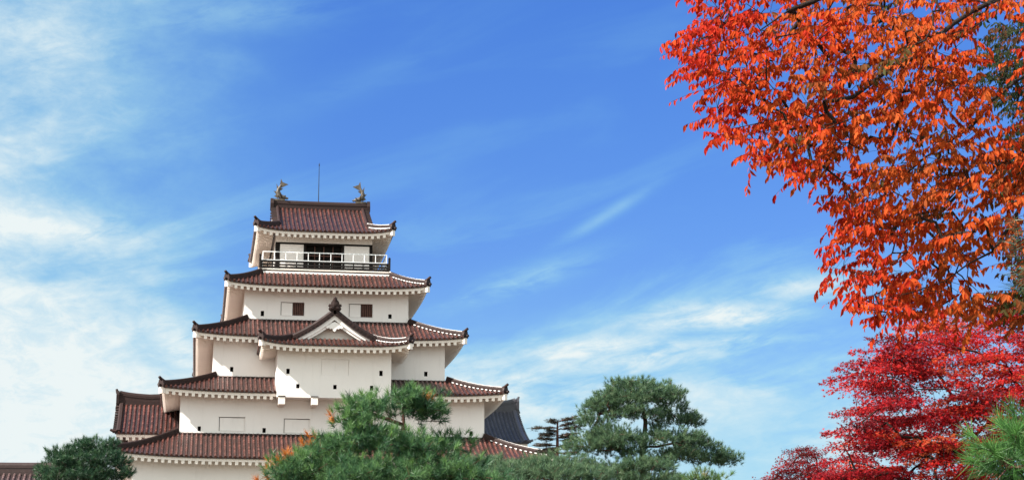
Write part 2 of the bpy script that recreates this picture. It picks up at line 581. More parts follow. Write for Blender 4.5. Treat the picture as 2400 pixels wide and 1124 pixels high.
    def hip_path(s, side, sgn, d0, d1, n=14, dz=0.0):
        L = s.half(side)
        d = np.linspace(d1, d0, n)          # from the top down to the corner
        return s.pt(side, sgn * (L - d), d, dz)

    def corner_block(s, mb, sx, sy):
        x, y = s.cx + sx * s.Xh, s.cy + sy * s.Yh
        z = s.ze + s.lift - 0.08
        u = np.array([sx, sy, 0]) / math.sqrt(2)
        v = np.array([-u[1], u[0], 0])
        p0 = np.array([x, y, 0]) - u * 0.02
        p1 = np.array([x, y, 0]) - u * (s.over * 1.41)
        w_ = 0.15
        mb.hexa([np.append((p0 - v * w_)[:2], z - .44), np.append((p0 + v * w_)[:2], z - .44), np.append((p1 + v * w_)[:2], z - .30), np.append((p1 - v * w_)[:2], z - .30),
                 np.append((p0 - v * w_)[:2], z), np.append((p0 + v * w_)[:2], z), np.append((p1 + v * w_)[:2], z + .1), np.append((p1 - v * w_)[:2], z + .1)])


def ridge_profile(w, h):
    """stacked ridge: two stepped courses and a round cap"""
    a = np.linspace(0, math.pi, 7)
    cap = [(w * 0.36 * math.cos(x), h * 0.74 + w * 0.36 * math.sin(x)) for x in a]
    return [(-w * .5, -0.06), (w * .5, -0.06), (w * .5, h * .22), (w * .42, h * .25), (w * .42, h * .48), (w * .47, h * .50), (w * .47, h * .56),
            (w * .38, h * .58), (w * .38, h * .74)] + cap[1:-1] + [(-w * .38, h * .74), (-w * .38, h * .58), (-w * .47, h * .56), (-w * .47, h * .50),
            (-w * .42, h * .48), (-w * .42, h * .25), (-w * .5, h * .22)]


def add_hip_ridge(R, side, sgn, parent, d_top, glint_strip=False, h=0.36, w=0.30):
    """one hip ridge with its end tile and upturned tip; white strip imitates sun glint on right hips"""
    path = R.hip_path(side, sgn, 0.08, d_top)
    m = MB().sweep(ridge_profile(w, h), path)
    end, prev = path[-1], path[-3]
    u = (end - prev) / np.linalg.norm(end - prev)
    uh = np.array([u[0], u[1], 0]) / np.linalg.norm(u[:2])
    v = np.array([-uh[1], uh[0], 0])
    # end tile: a shield with shoulders, then the round tip tile pointing up and out
    shield = [(-.26, -.10), (.26, -.10), (.28, .12), (.20, .30), (.20, .38), (.10, .45), (-.10, .45), (-.20, .38), (-.20, .30), (-.28, .12)]
    f = np.array([end + uh * 0.10 + v * a + np.array([0, 0, b]) for a, b in shield])
    b_ = f - uh * 0.14
    k = len(shield)
    a = np.arange(k)
    m.add(np.vstack([f, b_]), np.stack([a, (a + 1) % k, (a + 1) % k + k, a + k], -1))
    m.add(f, np.arange(k)[None])
    m.add(b_, np.arange(k)[None, ::-1])
    top = end + np.array([0, 0, h])
    m.tube([top - uh * 0.30 + [0, 0, -.06], top + uh * 0.02 + [0, 0, .06], top + uh * 0.20 + [0, 0, .17], top + uh * .26 + [0, 0, .22]], [0.10, 0.105, 0.10, 0.09], 8)
    low = end + uh * 0.02
    m.tube([low - uh * .1 + [0, 0, .02], low + uh * .16 + [0, 0, .02], low + uh * .30 + [0, 0, .05]], [0.09, .095, 0.095], 8)
    hr = m.build("hip_ridge", M_RIDGE, parent)
    if glint_strip:
        # sun glint built as a white strip along the cap and dabs beside it
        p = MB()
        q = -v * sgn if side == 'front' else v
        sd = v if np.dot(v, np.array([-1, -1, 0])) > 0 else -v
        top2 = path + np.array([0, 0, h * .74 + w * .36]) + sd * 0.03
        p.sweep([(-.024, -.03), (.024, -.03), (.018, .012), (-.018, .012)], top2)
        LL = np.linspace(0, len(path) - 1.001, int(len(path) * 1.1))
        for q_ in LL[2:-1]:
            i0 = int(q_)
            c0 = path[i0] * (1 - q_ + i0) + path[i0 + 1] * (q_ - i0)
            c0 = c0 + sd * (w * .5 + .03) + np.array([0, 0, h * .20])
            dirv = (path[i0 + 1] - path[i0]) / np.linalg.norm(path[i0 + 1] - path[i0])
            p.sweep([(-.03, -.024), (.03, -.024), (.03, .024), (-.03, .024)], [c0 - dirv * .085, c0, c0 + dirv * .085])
        p.build("glint_line", M_LINE, hr)
    return hr


def add_skirt(R, parent, label=None, skip=None, sides=('front', 'back', 'left', 'right'), glint_strip=True, mt=None, mp=None, d_top=None):
    tm, pm, em = MB(), MB(), MB()
    for sd in sides:
        R.tiles(tm, pm, sd)
        R.eaves(em, sd, skip if sd == 'front' else None)
    o = tm.build("roof", mt or M_TILE, parent, smooth=True)
    pm.build("pan_tiles", mp or M_PAN, o)
    for sx in (-1, 1):
        for sy in (-1, 1):
            R.corner_block(em, sx, sy)
    em.build("eaves", M_EAVE, o)
    dt = R.w if d_top is None else d_top
    for side, sgn in (('front', -1), ('front', 1), ('back', -1), ('back', 1)):
        if side in sides:
            add_hip_ridge(R, side, sgn, o, dt, glint_strip and side == 'front' and sgn > 0)
    return o


def wall_front(mb, x0, x1, z0, z1, Y, holes):
    """front wall face with real openings and their reveals"""
    xs = sorted({x0, x1, *[h[0] for h in holes], *[h[1] for h in holes]})
    zs = sorted({z0, z1, *[h[2] for h in holes], *[h[3] for h in holes]})
    for a, b in zip(xs[:-1], xs[1:]):
        for c, d in zip(zs[:-1], zs[1:]):
            mx, mz = (a + b) / 2, (c + d) / 2
            if any(h[0] < mx < h[1] and h[2] < mz < h[3] for h in holes):
                continue
            mb.add([(a, Y, c), (b, Y, c), (b, Y, d), (a, Y, d)], [(0, 1, 2, 3)])
    for h in holes:
        a, b, c, d, dep = h
        Y2 = Y + dep
        mb.add([(a, Y, c), (b, Y, c), (b, Y, d), (a, Y, d), (a, Y2, c), (b, Y2, c), (b, Y2, d), (a, Y2, d)],
               [(0, 4, 5, 1), (3, 2, 6, 7), (0, 3, 7, 4), (1, 5, 6, 2)])


def wall_rest(mb, x0, x1, z0, z1, Y0, Y1):
    mb.add([(x0, Y0, z0), (x1, Y0, z0), (x1, Y1, z0), (x0, Y1, z0), (x0, Y0, z1), (x1, Y0, z1), (x1, Y1, z1), (x0, Y1, z1)],
           [(4, 5, 6, 7), (1, 2, 6, 5), (2, 3, 7, 6), (3, 0, 4, 7)])


def rect_px(Y, a, b, c, d):
    """x0, x1, z0, z1 of a photo rectangle (left, top, right, bottom) on plane Y"""
    p, q = at(a, d, Y), at(c, b, Y)
    return p[0], q[0], p[2], q[2]


# ------------------------------------------------------------------ the keep
CY = 145.35
keep = thing("castle_keep", (9.0, CY, 0), "white five-storey castle keep with red-brown tiled roofs", "castle keep")
LV = {1: (9.0, 13.45, 15.85), 2: (9.07, 10.55, 12.95), 3: (8.88, 8.22, 10.55), 4: (8.74, 5.95, 8.15), 5: (8.60, 3.60, 5.75)}   # centre x, half width, half depth
FY = {n: CY - v[2] for n, v in LV.items()}
BAYY = 130.9
BX0, BX1 = at(650, 860, BAYY)[0], at(917, 860, BAYY)[0]
ROOF = {}
for n, ze, top, lift in ((1, 13.50, 15.60, .38), (2, 18.28, 19.86, .28), (3, 22.53, 24.38, .28)):
    cx, hw, hd = LV[n]
    st = LV[n][2] - LV[n + 1][2]
    ROOF[n] = Roof(cx, CY, hw + 1.35, hd + 1.35, ze, top - ze - .10, 1.35 + st, 0.22, lift)
ROOF[4] = Roof(8.72, CY, 5.95 + 1.35, 8.15 + 1.35, 26.64, 1.32, 2.60, 0.22, .28)
WALLZ = {1: (11.0, 13.62), 2: (15.2, 18.35), 3: (19.5, 22.6), 4: (24.0, 26.72)}

# stone podium under the plastered walls
cx, hw, hd = LV[1]
st = MB()
fl = 3.6
b0 = [(cx - hw - fl, CY - hd - fl, 0), (cx + hw + fl, CY - hd - fl, 0), (cx + hw + fl, CY + hd + fl, 0), (cx - hw - fl, CY + hd + fl, 0)]
b1 = [(cx - hw - .1, CY - hd - .1, 11), (cx + hw + .1, CY - hd - .1, 11), (cx + hw + .1, CY + hd + .1, 11), (cx - hw - .1, CY + hd + .1, 11)]
st.hexa(b0 + b1)
st.build("stone_base", M_STONE, keep)

# openings on the front walls: loopholes (l, t, r, b in photo pixels) and shuttered windows
LOOP = {2: [(463, 998, 471, 1009), (615, 1002, 623, 1013), (1100, 1009, 1108, 1020)],
        3: [(539, 859, 547, 870), (994, 870, 1002, 881)],
        4: [(611, 728, 619, 740), (910, 736, 918, 746)]}
BAYLOOP = [(671, 863, 679, 875), (889, 868, 897, 880), (694, 899, 702, 909), (781, 901, 789, 911), (867, 903, 875, 914)]
WIN = {2: [(511, 975, 576, 1009, False), (663, 979, 728, 1014, False), (985, 984, 1047, 1016, False)],
       4: [(656, 707, 715, 739, True), (816, 711, 875, 743, True)]}


def loophole(r, Y, parent):
    a, b, c, d = r
    m = MB()
    e = 0.004
    y1 = Y + 0.42
    m.add([(a + e, Y + .03, c + e), (b - e, Y + .03, c + e), (b - e, Y + .03, d - e), (a + e, Y + .03, d - e),
           (a + e, y1, c + e), (b - e, y1, c + e), (b - e, y1, d - e), (a + e, y1, d - e)],
          [(0, 4, 5, 1), (3, 2, 6, 7), (0, 3, 7, 4), (1, 5, 6, 2), (4, 7, 6, 5)])
    return m.build("loophole", M_HOLE, parent)


def window(r, Y, parent, open_):
    """sliding plastered shutters in a recess; open ones show a red-brown lattice on the right half"""
    a, b, c, d = r
    fr = MB()
    t = 0.05
    fr.box((a + .004, Y - .03, d - t), (b - .004, Y + .18, d - .004))
    fr.box((a + .004, Y - .015, c + .004), (a + t, Y + .18, d - t - .002))
    fr.box((b - t, Y - .015, c + .004), (b - .004, Y + .18, d - t - .002))
    fr.box((a + t + .002, Y - .02, c + .004), (b - t - .002, Y + .18, c + t * .6))
    w = fr.build("window", M_PLASTER, parent)
    mid = (a + b) / 2
    MB().box((a + t + .045, Y + .06, c + t), (mid, Y + .10, d - t - .045)).build("shutter", M_PLASTER, w)
    MB().add([(a + .004, Y + .30, c + .004), (b - .004, Y + .30, c + .004), (b - .004, Y + .30, d - .004), (a + .004, Y + .30, d - .004)], [(0, 1, 2, 3)]).build("dark_interior", M_HOLE, w)
    if not open_:
        MB().box((mid - .03, Y + .105, c + t), (b - t - .003, Y + .16, d - t - .045)).build("shutter", M_PLASTER, w)
        return w
    la = MB()
    n = 6
    for q in range(n):
        x = mid + .03 + (b - t - mid - .06) * (q + .5) / n
        la.box((x - .032, Y + .09, c + t), (x + .045, Y + .16, d - t - .004))
    la.build("lattice", M_LATTICE, w)
    return w


for n in (1, 2, 3, 4):
    cx, hw, hd = LV[n]
    z0, z1 = WALLZ[n]
    x0, x1, Y = cx - hw, cx + hw, FY[n]
    holes, todo = [], []
    for q in LOOP.get(n, []):
        r = rect_px(Y, *q)
        holes.append((*r, 0.40))
        todo.append(('l', r, None))
    for *q, op in WIN.get(n, []):
        r = rect_px(Y, *q)
        holes.append((*r, 0.32))
        todo.append(('w', r, op))
    m = MB()
    wall_front(m, x0, x1, z0, z1, Y, holes)
    wall_rest(m, x0, x1, z0, z1, Y, CY + hd)
    wl = m.build("wall", M_PLASTER, keep)
    for kd, r, op in todo:
        loophole(r, Y, keep) if kd == 'l' else window(r, Y, keep, op)
    R = ROOF[n]
    skip = (BX0 + .02 - R.cx, BX1 - .02 - R.cx) if n == 2 else None
    ro = add_skirt(R, keep, skip=skip)
    # flashing course where the skirt meets the wall above
    if n < 4:
        c2, w2, d2 = LV[n + 1]
        zt = R.ze + R.rise
        f = MB()
        for sd in SIDES:
            L = (w2 if sd in ('front', 'back') else d2) + .12
            p = [R.pt(sd, q, R.w - .10) for q in (-L, 0, L)]
            pp = np.array([[v[0], v[1], zt - 0.10] for v in p])
            f.sweep([(-.12, -.1), (.12, -.1), (.12, .06), (.06, .12), (-.06, .12), (-.12, .06)], pp)
        f.build("top_course", M_RIDGE, ro)

# ---- projecting bay with its gable
bcx, bhw = (BX0 + BX1) / 2, (BX1 - BX0) / 2
BZ0, BZT = 17.92, 21.45
BR = Roof(bcx, 133.55, bhw + 1.25, 133.55 - (BAYY - 1.3), 21.42, 2.62, bhw + 1.25, 0.70, .34, w=2.35, main=('left', 'right'), Ag=(3.6, 4.0 - 0.0), over=1.28)
bayholes = [(*rect_px(BAYY, *q), 0.40) for q in BAYLOOP]
bw = rect_px(BAYY, 753, 842, 818, 878)
m = MB()
wall_front(m, BX0, BX1, BZ0, BZT, BAYY, bayholes + [(*bw, 0.10)])
m.add([(BX0, BAYY, BZ0), (BX1, BAYY, BZ0), (BX1, 134.9, BZ0), (BX0, 134.9, BZ0), (BX0, BAYY, BZT), (BX1, BAYY, BZT), (BX1, 134.9, BZT), (BX0, 134.9, BZT)],
      [(0, 3, 2, 1), (1, 2, 6, 5), (3, 0, 4, 7)])
m.build("bay_wall", M_PLASTER, keep)
for h in bayholes:
    loophole(h[:4], BAYY, keep)
a, b, c, d = bw
pn = MB().box((a + .01, BAYY + .045, c + .01), ((a + b) / 2 - .004, BAYY + .09, d - .01)).box(((a + b) / 2 + .004, BAYY + .06, c + .01), (b - .01, BAYY + .09, d - .01))
pn.build("blind_window", M_PLASTER, keep)
for px in (660, 737, 838, 908):
    x = at(px, 935, BAYY)[0]
    br = MB()
    br.box((x - .22, BAYY - .30, BZ0 - .52), (x + .22, BAYY + 1.4, BZ0 - .004))
    o = br.build("bracket", M_EAVE, keep)
    MB().box((x - .25, BAYY - .34, BZ0 - .002), (x + .25, BAYY - .004, BZ0 + .06)).build("bracket_cap", M_RIDGE, o)
# bay roof: front skirt, two side slopes up to the ridge
LY = BR.Yh
gy = 133.55 - LY + BR.w                    # plane of the gable
BR.Ag = (LY, LY - BR.w)                    # left side: along = -y, so the front is at +t
tm, pm, em = MB(), MB(), MB()
BR.tiles(tm, pm, 'front')
BR.tiles(tm, pm, 'left', t0=-3.4)
BR.Ag = (LY - BR.w, LY)
BR.tiles(tm, pm, 'right', t1=3.4)
BR.eaves(em, 'front')
BR.eaves(em, 'left', t0=-1.25)
BR.eaves(em, 'right', t1=1.25)
BR.corner_block(em, -1, -1)
BR.corner_block(em, 1, -1)
bro = tm.build("bay_roof", M_TILE, keep, smooth=True)
pm.build("pan_tiles", M_PAN, bro)
em.build("eaves", M_EAVE, bro)
add_hip_ridge(BR, 'front', -1, bro, BR.w + .1)
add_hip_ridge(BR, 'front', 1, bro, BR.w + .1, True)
zr = BR.ze + BR.rise
MB().sweep(ridge_profile(.42, .50), [(bcx, y, zr) for y in np.linspace(137.1, gy - .35, 8)]).build("ridge", M_RIDGE, bro)
# gable: curved barge boards, recessed wall, pendant, verge tiles
off = np.linspace(BR.D - BR.w, 0, 15)                     # offset from the ridge
curve = np.array([(o_, BR.ze + float(BR.prof(BR.D - o_))) for o_ in off])


def gable_band(mb, sg, inner, outer, y0, y1, stop=None):
    """band hanging below the roof line: outer/inner are drops (bottom, top) below the line"""
    c = curve if stop is None else curve[:stop]
    n = len(c)
    V = []
    for y in (y0, y1):
        for dz in (inner, outer):
            V += [(bcx + sg * o_, y, z_ - dz * (1 + .35 * (1 - o_ / 2.9))) for o_, z_ in c]
    i = np.arange(n - 1)
    F = []
    for a, b in ((0, 1), (2, 3), (0, 2), (1, 3)):
        F.append(np.stack([a * n + i, a * n + i + 1, b * n + i + 1, b * n + i], -1))
    mb.add(V, np.vstack(F))
    mb.add([V[0], V[n], V[3 * n], V[2 * n]], [(0, 1, 2, 3)])


gm, vt = MB(), MB()
for sg in (-1, 1):
    gable_band(gm, sg, 0.40, 0.10, gy - .22, gy + .02)
    gable_band(gm, sg, 0.56, 0.40, gy - .12, gy + .02, 14)
    # verge: a raised row along the slope, with round tile ends facing the front
    line = np.array([(bcx + sg * o_, gy - .16, z_ + .06) for o_, z_ in curve])
    vt.sweep([(-.21, -.20), (.21, -.20), (.21, .10), (.11, .22), (-.11, .22), (-.21, .10)], line)
    n = 12
    for q in range(n):
        f_ = q / (n - 1) * (len(line) - 1.001)
        i0 = int(f_)
        p = line[i0] * (1 - f_ + i0) + line[i0 + 1] * (f_ - i0)
        vt.tube([p + [0, .25, -.02], p + [0, -.24, -.02]], .085, 8)
gb = gm.build("gable", M_PLASTER, keep)
vt.build("verge_tiles", M_RIDGE, gb)
wl = MB()
n = len(curve)
V = [(bcx + sg * o_, gy + .45, z_ - .05) for sg, rng in ((-1, curve), (1, curve[::-1][1:])) for o_, z_ in rng]
zb = curve[0][1] - .05
V2 = [(x, gy + .45, zb - .10) for x, _, _ in V]
i = np.arange(len(V) - 1)
wl.add(V + V2, np.stack([i, i + 1, i + 1 + len(V), i + len(V)], -1))
wl.build("gable_wall", M_EAVE, gb)
# carved pendant under the apex
pd = MB()
pts = [(0, .42), (.16, .36), (.30, .22), (.52, .14), (.62, .02), (.50, -.06), (.38, .00), (.30, -.10), (.16, -.06), (.10, -.20), (0, -.28)]
pts = pts + [(-x, z_) for x, z_ in pts[::-1][1:-1]]
zc = zr - 1.10
kk = len(pts)
f = np.array([(bcx + x, gy - .20, zc + z_) for x, z_ in pts])
bk = f + [0, .12, 0]
cF, cB = np.array([[bcx, gy - .21, zc + .08]]), None
ar = np.arange(kk)
pd.add(np.vstack([f, cF]), np.stack([ar, (ar + 1) % kk, np.full(kk, kk)], -1))
pd.add(np.vstack([f, bk]), np.stack([ar, (ar + 1) % kk, (ar + 1) % kk + kk, ar + kk], -1))
pd.build("pendant", M_PLASTER, gb)


def ogre_tile(x, y, z, sc, parent):
    """crest tile at a ridge end: shouldered shield, side curls and a knob on top"""
    m = MB()
    sh = [(-.42, 0), (.42, 0), (.50, .14), (.40, .24), (.52, .36), (.46, .50), (.34, .46), (.30, .66), (.18, .80), (-.18, .80), (-.30, .66), (-.34, .46), (-.46, .50), (-.52, .36), (-.40, .24), (-.50, .14)]
    k = len(sh)
    f = np.array([(x + a * sc, y, z + b * sc) for a, b in sh])
    b_ = f + [0, .3 * sc, 0]
    a = np.arange(k)
    c = np.array([[x, y - .1 * sc, z + .4 * sc]])
    m.add(np.vstack([f, c]), np.stack([a, (a + 1) % k, np.full(k, k)], -1))
    m.add(np.vstack([b_, c + [0, .5 * sc, 0]]), np.stack([(a + 1) % k, a, np.full(k, k)], -1))
    m.add(np.vstack([f, b_]), np.stack([a, (a + 1) % k, (a + 1) % k + k, a + k], -1))
    m.tube([(x, y + .12 * sc, z + .72 * sc), (x, y + .05 * sc, z + .88 * sc), (x, y, z + 1.0 * sc), (x, y, z + 1.06 * sc)], np.array([.2, .16, .12, .07]) * sc, 8)
    for u, v_ in ((0, .45), (-.2, .2), (.2, .2)):
        m.tube([(x + u * sc, y + .05 * sc, z + v_ * sc), (x + u * sc, y - .14 * sc, z + v_ * sc)], np.array([.13, .10]) * sc, 8)
    return m.build("crest_tile", M_RIDGE, parent)


ogre_tile(bcx, gy - .42, zr + .10, 0.90, bro)

# ---- top storey
cx, hw, hd = LV[5]
Y5 = FY[5]
FLX, FLY = 4.88, CY - 138.62
zf = 28.36
fl_ = MB()
fl_.box((8.63 - FLX, CY - FLY, zf - .10), (8.63 + FLX, CY + FLY, zf))
fl_.build("balcony_floor", M_EAVE, keep)
fl2 = MB()
fl2.box((8.63 - FLX + .14, CY - FLY + .12, zf - .22), (8.63 + FLX - .14, CY + FLY - .12, zf - .102))
fl2.build("balcony_beam", M_BLACK, keep)
fl3 = MB()
fl3.box((8.68 - FLX + .04, CY - FLY - .03, zf - .56), (8.68 + FLX - .04, CY + FLY + .03, zf - .222))
fl3.build("balcony_base", M_PLASTER, keep)
# black timber frame with white panels and an open dark doorway
zt5 = 31.0
x0, x1 = cx - hw, cx + hw
pA = rect_px(Y5, 655, 573, 712, 628)
pB = rect_px(Y5, 806, 577, 866, 630)
pD = rect_px(Y5, 716, 574, 803, 629)
ztop = pA[3]
fr = MB()
wall_front(fr, x0, x1, zf + .002, ztop + .14, Y5, [(pA[0], pA[1], zf + .05, ztop, .06), (pB[0], pB[1], zf + .05, ztop, .06), (pD[0], pD[1], zf + .05, ztop, .5)])
wall_rest(fr, x0, x1, zf + .002, ztop + .14, Y5, CY + hd)
fr.build("timber_wall", M_BLACK, keep)
up_ = MB()
up_.box((x0 + .02, Y5 + .03, ztop + .142), (x1 - .02, CY + hd - .03, zt5 + .6))
up_.build("upper_wall", M_PLASTER, keep)
for q in (pA, pB):
    MB().box((q[0] + .004, Y5 + .02, zf + .06), (q[1] - .004, Y5 + .05, ztop - .004)).build("wall_panel", M_PLASTER, keep)
dr = MB()
dr.box((pD[0] - .3, Y5 + .55, zf + .02), (pD[1] + .3, Y5 + .60, ztop + .1))
dd = dr.build("doorway", M_HOLE, keep)
dk = MB()
w_ = (pD[1] - pD[0])
for q in range(5):
    xx = pD[0] + w_ * q / 4
    dk.box((xx - .035, Y5 + .38, zf + .05), (xx + .035, Y5 + .46, ztop - .02))
dk.box((pD[0], Y5 + .37, zf + 1.25), (pD[1], Y5 + .47, zf + 1.33))
dk.build("door_frame", M_LATTICE, dd)
# side panels of the top storey
for sx in (-1, 1):
    xx = cx + sx * hw
    for ya, yb in ((Y5 + .5, Y5 + 3.6), (CY + 1.9, CY + hd - .5)):
        MB().box((min(xx, xx + sx * .02), ya, zf + .1), (max(xx, xx + sx * .02), yb, ztop - .02)).build("wall_panel", M_PLASTER, keep)

# railings: white steel outside safety rail over a black timber balustrade
rl, bl = MB(), MB()
X0, X1, Ya, Yb = 8.63 - 4.56, 8.63 + 4.56, CY - FLY + .14, CY + FLY - .14
zt, zb = 29.62, 29.00
nseg = 11


def rail_run(mb, p, q, z, r):
    mb.box((min(p[0], q[0]) - r, min(p[1], q[1]) - r, z - r), (max(p[0], q[0]) + r, max(p[1], q[1]) + r, z + r))


cs = [(X0, Ya), (X1, Ya), (X1, Yb), (X0, Yb)]
for q in range(4):
    p, p2 = cs[q], cs[(q + 1) % 4]
    horiz = q % 2 == 0
    e = 0 if horiz else .05
    pp = (p[0], p[1] + (e if p2[1] > p[1] else -e)) if not horiz else p
    pq = (p2[0], p2[1] - (e if p2[1] > p[1] else -e)) if not horiz else p2
    rail_run(rl, pp, pq, zt, .032)
    rail_run(rl, pp, pq, zb, .032)
    ns = nseg if horiz else 16
    for h in range(ns + (1 if horiz else 0)):
        if not horiz and h == 0:
            continue
        f_ = h / ns
        x, y = p[0] + (p2[0] - p[0]) * f_, p[1] + (p2[1] - p[1]) * f_
        rl.box((x - .026, y - .026, zf + .002), (x + .026, y + .026, zb - .033))
        rl.box((x - .026, y - .026, zb + .033), (x + .026, y + .026, zt - .033))
    # timber: three rails and short struts, set just outside the steel
    ox, oy = (0, -.10 if q == 0 else .10) if horiz else (.10 if q == 1 else -.10, 0)
    ext = .10
    for z, r in ((zf + .54, .06), (zf + .29, .055), (zf + .09, .06)):
        a = (p[0] + ox - (ext if horiz and q == 0 else -ext if horiz else 0), p[1] + oy)
        b = (p2[0] + ox + (ext if horiz and q == 0 else -ext if horiz else 0), p2[1] + oy)
        if not horiz:
            a = (p[0] + ox, p[1] + (.06 if q == 1 else -.06))
            b = (p2[0] + ox, p2[1] - (.06 if q == 1 else -.06))
        rail_run(bl, a, b, z, r)
    for h in range(1, 14):
        f_ = (h - .5) / 13
        x, y = p[0] + ox + (p2[0] - p[0]) * f_, p[1] + oy + (p2[1] - p[1]) * f_
        bl.box((x - .04, y - .04, zf + .136), (x + .04, y + .04, zf + .244))
        bl.box((x - .03, y - .03, zf + .336), (x + .03, y + .03, zf + .478))
for x, y in cs:
    sx, sy = (1 if x > 8.63 else -1), (1 if y > CY else -1)
    xx, yy = x + sx * .19, y + sy * .19
    bl.box((xx - .08, yy - .08, zf + .002), (xx + .08, yy + .08, zf + .90))
    bl.tube([(xx, yy, zf + .90), (xx, yy, zf + .98), (xx, yy, zf + 1.06)], [.07, .10, .02], 8)
rl.build("safety_rail", M_STEEL, keep)
bl.build("timber_railing", M_BLACK, keep)

# top roof: hip-and-gable, ridge parallel to the front
TR = Roof(8.56, CY, 5.10, CY - 138.28, 31.20, 3.25, CY - 138.28, 0.20, .34, w=1.75, main=('front', 'back'), Ag=(3.50, 3.50), over=1.30)
tm, pm, em = MB(), MB(), MB()
for sd in SIDES:
    TR.tiles(tm, pm, sd)
    TR.eaves(em, sd)
for sx in (-1, 1):
    for sy in (-1, 1):
        TR.corner_block(em, sx, sy)
tro = tm.build("roof", M_TILE, keep, smooth=True)
pm.build("pan_tiles", M_PAN, tro)
em.build("eaves", M_EAVE, tro)
for side, sgn in (('front', -1), ('front', 1), ('back', -1), ('back', 1)):
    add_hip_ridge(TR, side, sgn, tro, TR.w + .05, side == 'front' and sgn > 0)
xr = np.linspace(-3.72, 3.72, 15)
zrd = TR.ze + TR.rise
MB().sweep(ridge_profile(.55, .62), [(8.58 + x, CY, zrd - .08 + .05 * (abs(x) / 3.7) ** 3) for x in xr]).build("ridge", M_RIDGE, tro)
for sx in (-1, 1):
    e = MB()
    xx = 8.58 + sx * 3.74
    sh = [(-.42, -.15), (.42, -.15), (.46, .25), (.36, .45), (.30, .66), (-.30, .66), (-.36, .45), (-.46, .25)]
    f = np.array([(xx + sx * .12, CY + a, zrd + b) for a, b in sh])
    b_ = f - [sx * .24, 0, 0]
    k = len(sh)
    a = np.arange(k)
    e.add(np.vstack([f, b_]), np.stack([a, (a + 1) % k, (a + 1) % k + k, a + k], -1))
    e.add(f, a[None])
    e.add(b_, a[None, ::-1])
    e.build("crest_tile", M_RIDGE, tro)
    # gable wall, barge boards and verge tiles at this end
    tg = MB()
    d = np.linspace(TR.w - .2, TR.D, 10)
    xw = 8.56 + sx * 3.25
    zz = TR.ze + TR.prof(d) - .06
    ya, yb = CY - TR.Yh + d, CY + TR.Yh - d
    i = np.arange(9)
    tg.add([(xw, y, z) for y, z in zip(ya, zz)] + [(xw, y, z) for y, z in zip(yb, zz)], np.stack([i, i + 1, i + 11, i + 10], -1))
    tg.build("gable_wall", M_PLASTER, tro)
    vg, bb = MB(), MB()
    for side in ('front', 'back'):
        sg = sx if side == 'front' else -sx
        dv = np.linspace(TR.w - .05, TR.D, 12)
        ln = TR.pt(side, np.full(12, sg * 3.30), dv, .07)
        vg.sweep([(-.10, -.06), (.10, -.06), (.10, .10), (.05, .18), (-.05, .18), (-.10, .10)], ln)
        ln2 = TR.pt(side, np.full(12, sg * 3.62), dv, -.16)
        bb.sweep([(-.04, -.18), (.04, -.18), (.04, .12), (-.04, .12)], ln2)
        for q in np.arange(TR.w, TR.D - .1, .29):
            p0, p1 = TR.pt(side, sg * 3.36, q, .06), TR.pt(side, sg * 3.80, q, .03)
            vg.tube([p0, p1], .085, 8)
    vg.build("verge_tiles", M_RIDGE, tro)
    bb.build("barge_board", M_PLASTER, tro)


def fish_ornament(x, sg, parent):
    """roof fish: head low on the ridge facing inwards, body arching up, forked tail flung over"""
    y, z = CY, zrd + .60
    m = MB()
    P = np.array([(.52, .16), (.36, .20), (.14, .24), (-.06, .38), (-.14, .62), (-.10, .86), (.02, 1.06), (.10, 1.20)])
    rad = [.09, .165, .20, .18, .15, .12, .09, .06]
    path = np.array([(x + sg * a, y, z + b) for a, b in P])
    m.sweep(np.array([(math.cos(a), math.sin(a)) for a in np.linspace(0, 2 * math.pi, 11)[:-1]]), path, up=(0, 1, 0), scale=rad)
    # base block the fish rides on
    m.box((x - .42, y - .2, z - .08), (x + .42, y + .2, z + .06))
    m.tube([path[0] + [0, 0, -.02], path[0] + [sg * .16, 0, .01]], [.11, .06], 8)     # snout
    for s2 in (-1, 1):
        e = path[1] + [sg * .06, s2 * .15, .10]
        m.tube([e, e + [0, s2 * .06, .05]], [.06, .03], 6)

    def fin(pts, th=.035):
        f = np.array([(x + sg * a, y - th, z + b) for a, b in pts])
        b_ = f + [0, 2 * th, 0]
        k = len(pts)
        a = np.arange(k)
        m.add(f, a[None])
        m.add(b_, a[None, ::-1])
        m.add(np.vstack([f, b_]), np.stack([a, (a + 1) % k, (a + 1) % k + k, a + k], -1))
    fin([(-.04, 1.00), (.02, 1.28), (.08, 1.70), (.22, 1.42), (.66, 1.26), (.34, 1.10), (.16, 1.00)])       # tail
    fin([(-.20, .66), (-.26, 1.30), (-.10, .98), (-.06, .80)])
    fin([(-.22, .38), (-.46, .72), (-.30, .66), (-.26, .80), (-.14, .62)])
    fin([(-.10, .10), (-.42, .30), (-.34, .32), (-.30, .42), (-.08, .36)])
    fin([(.04, .98), (.26, .92), (.12, .80), (.00, .70)])
    for s2 in (-1, 1):
        q0 = path[2] + [0, s2 * .2, 0]
        m.tube([q0, q0 + [-sg * .1, s2 * .2, .22], q0 + [-sg * .2, s2 * .26, .42]], [.09, .06, .01], 6)
    return m.build("fish_ornament", M_BRONZE, parent, smooth=False)


fish_ornament(at(655, 468, CY)[0], 1, keep)
fish_ornament(at(846, 472, CY)[0], -1, keep)
xr_ = at(748, 400, CY)[0]
lr = MB().tube([(xr_, CY, zrd + .5), (xr_, CY, 36.6), (xr_, CY, 38.0)], [.035, .028, .022], 6)
lr.tube([(xr_, CY, 37.9), (xr_, CY, 38.05), (xr_, CY, 38.15)], [.05, .03, .005], 6)
lr.build("lightning_rod", M_ROD, keep)


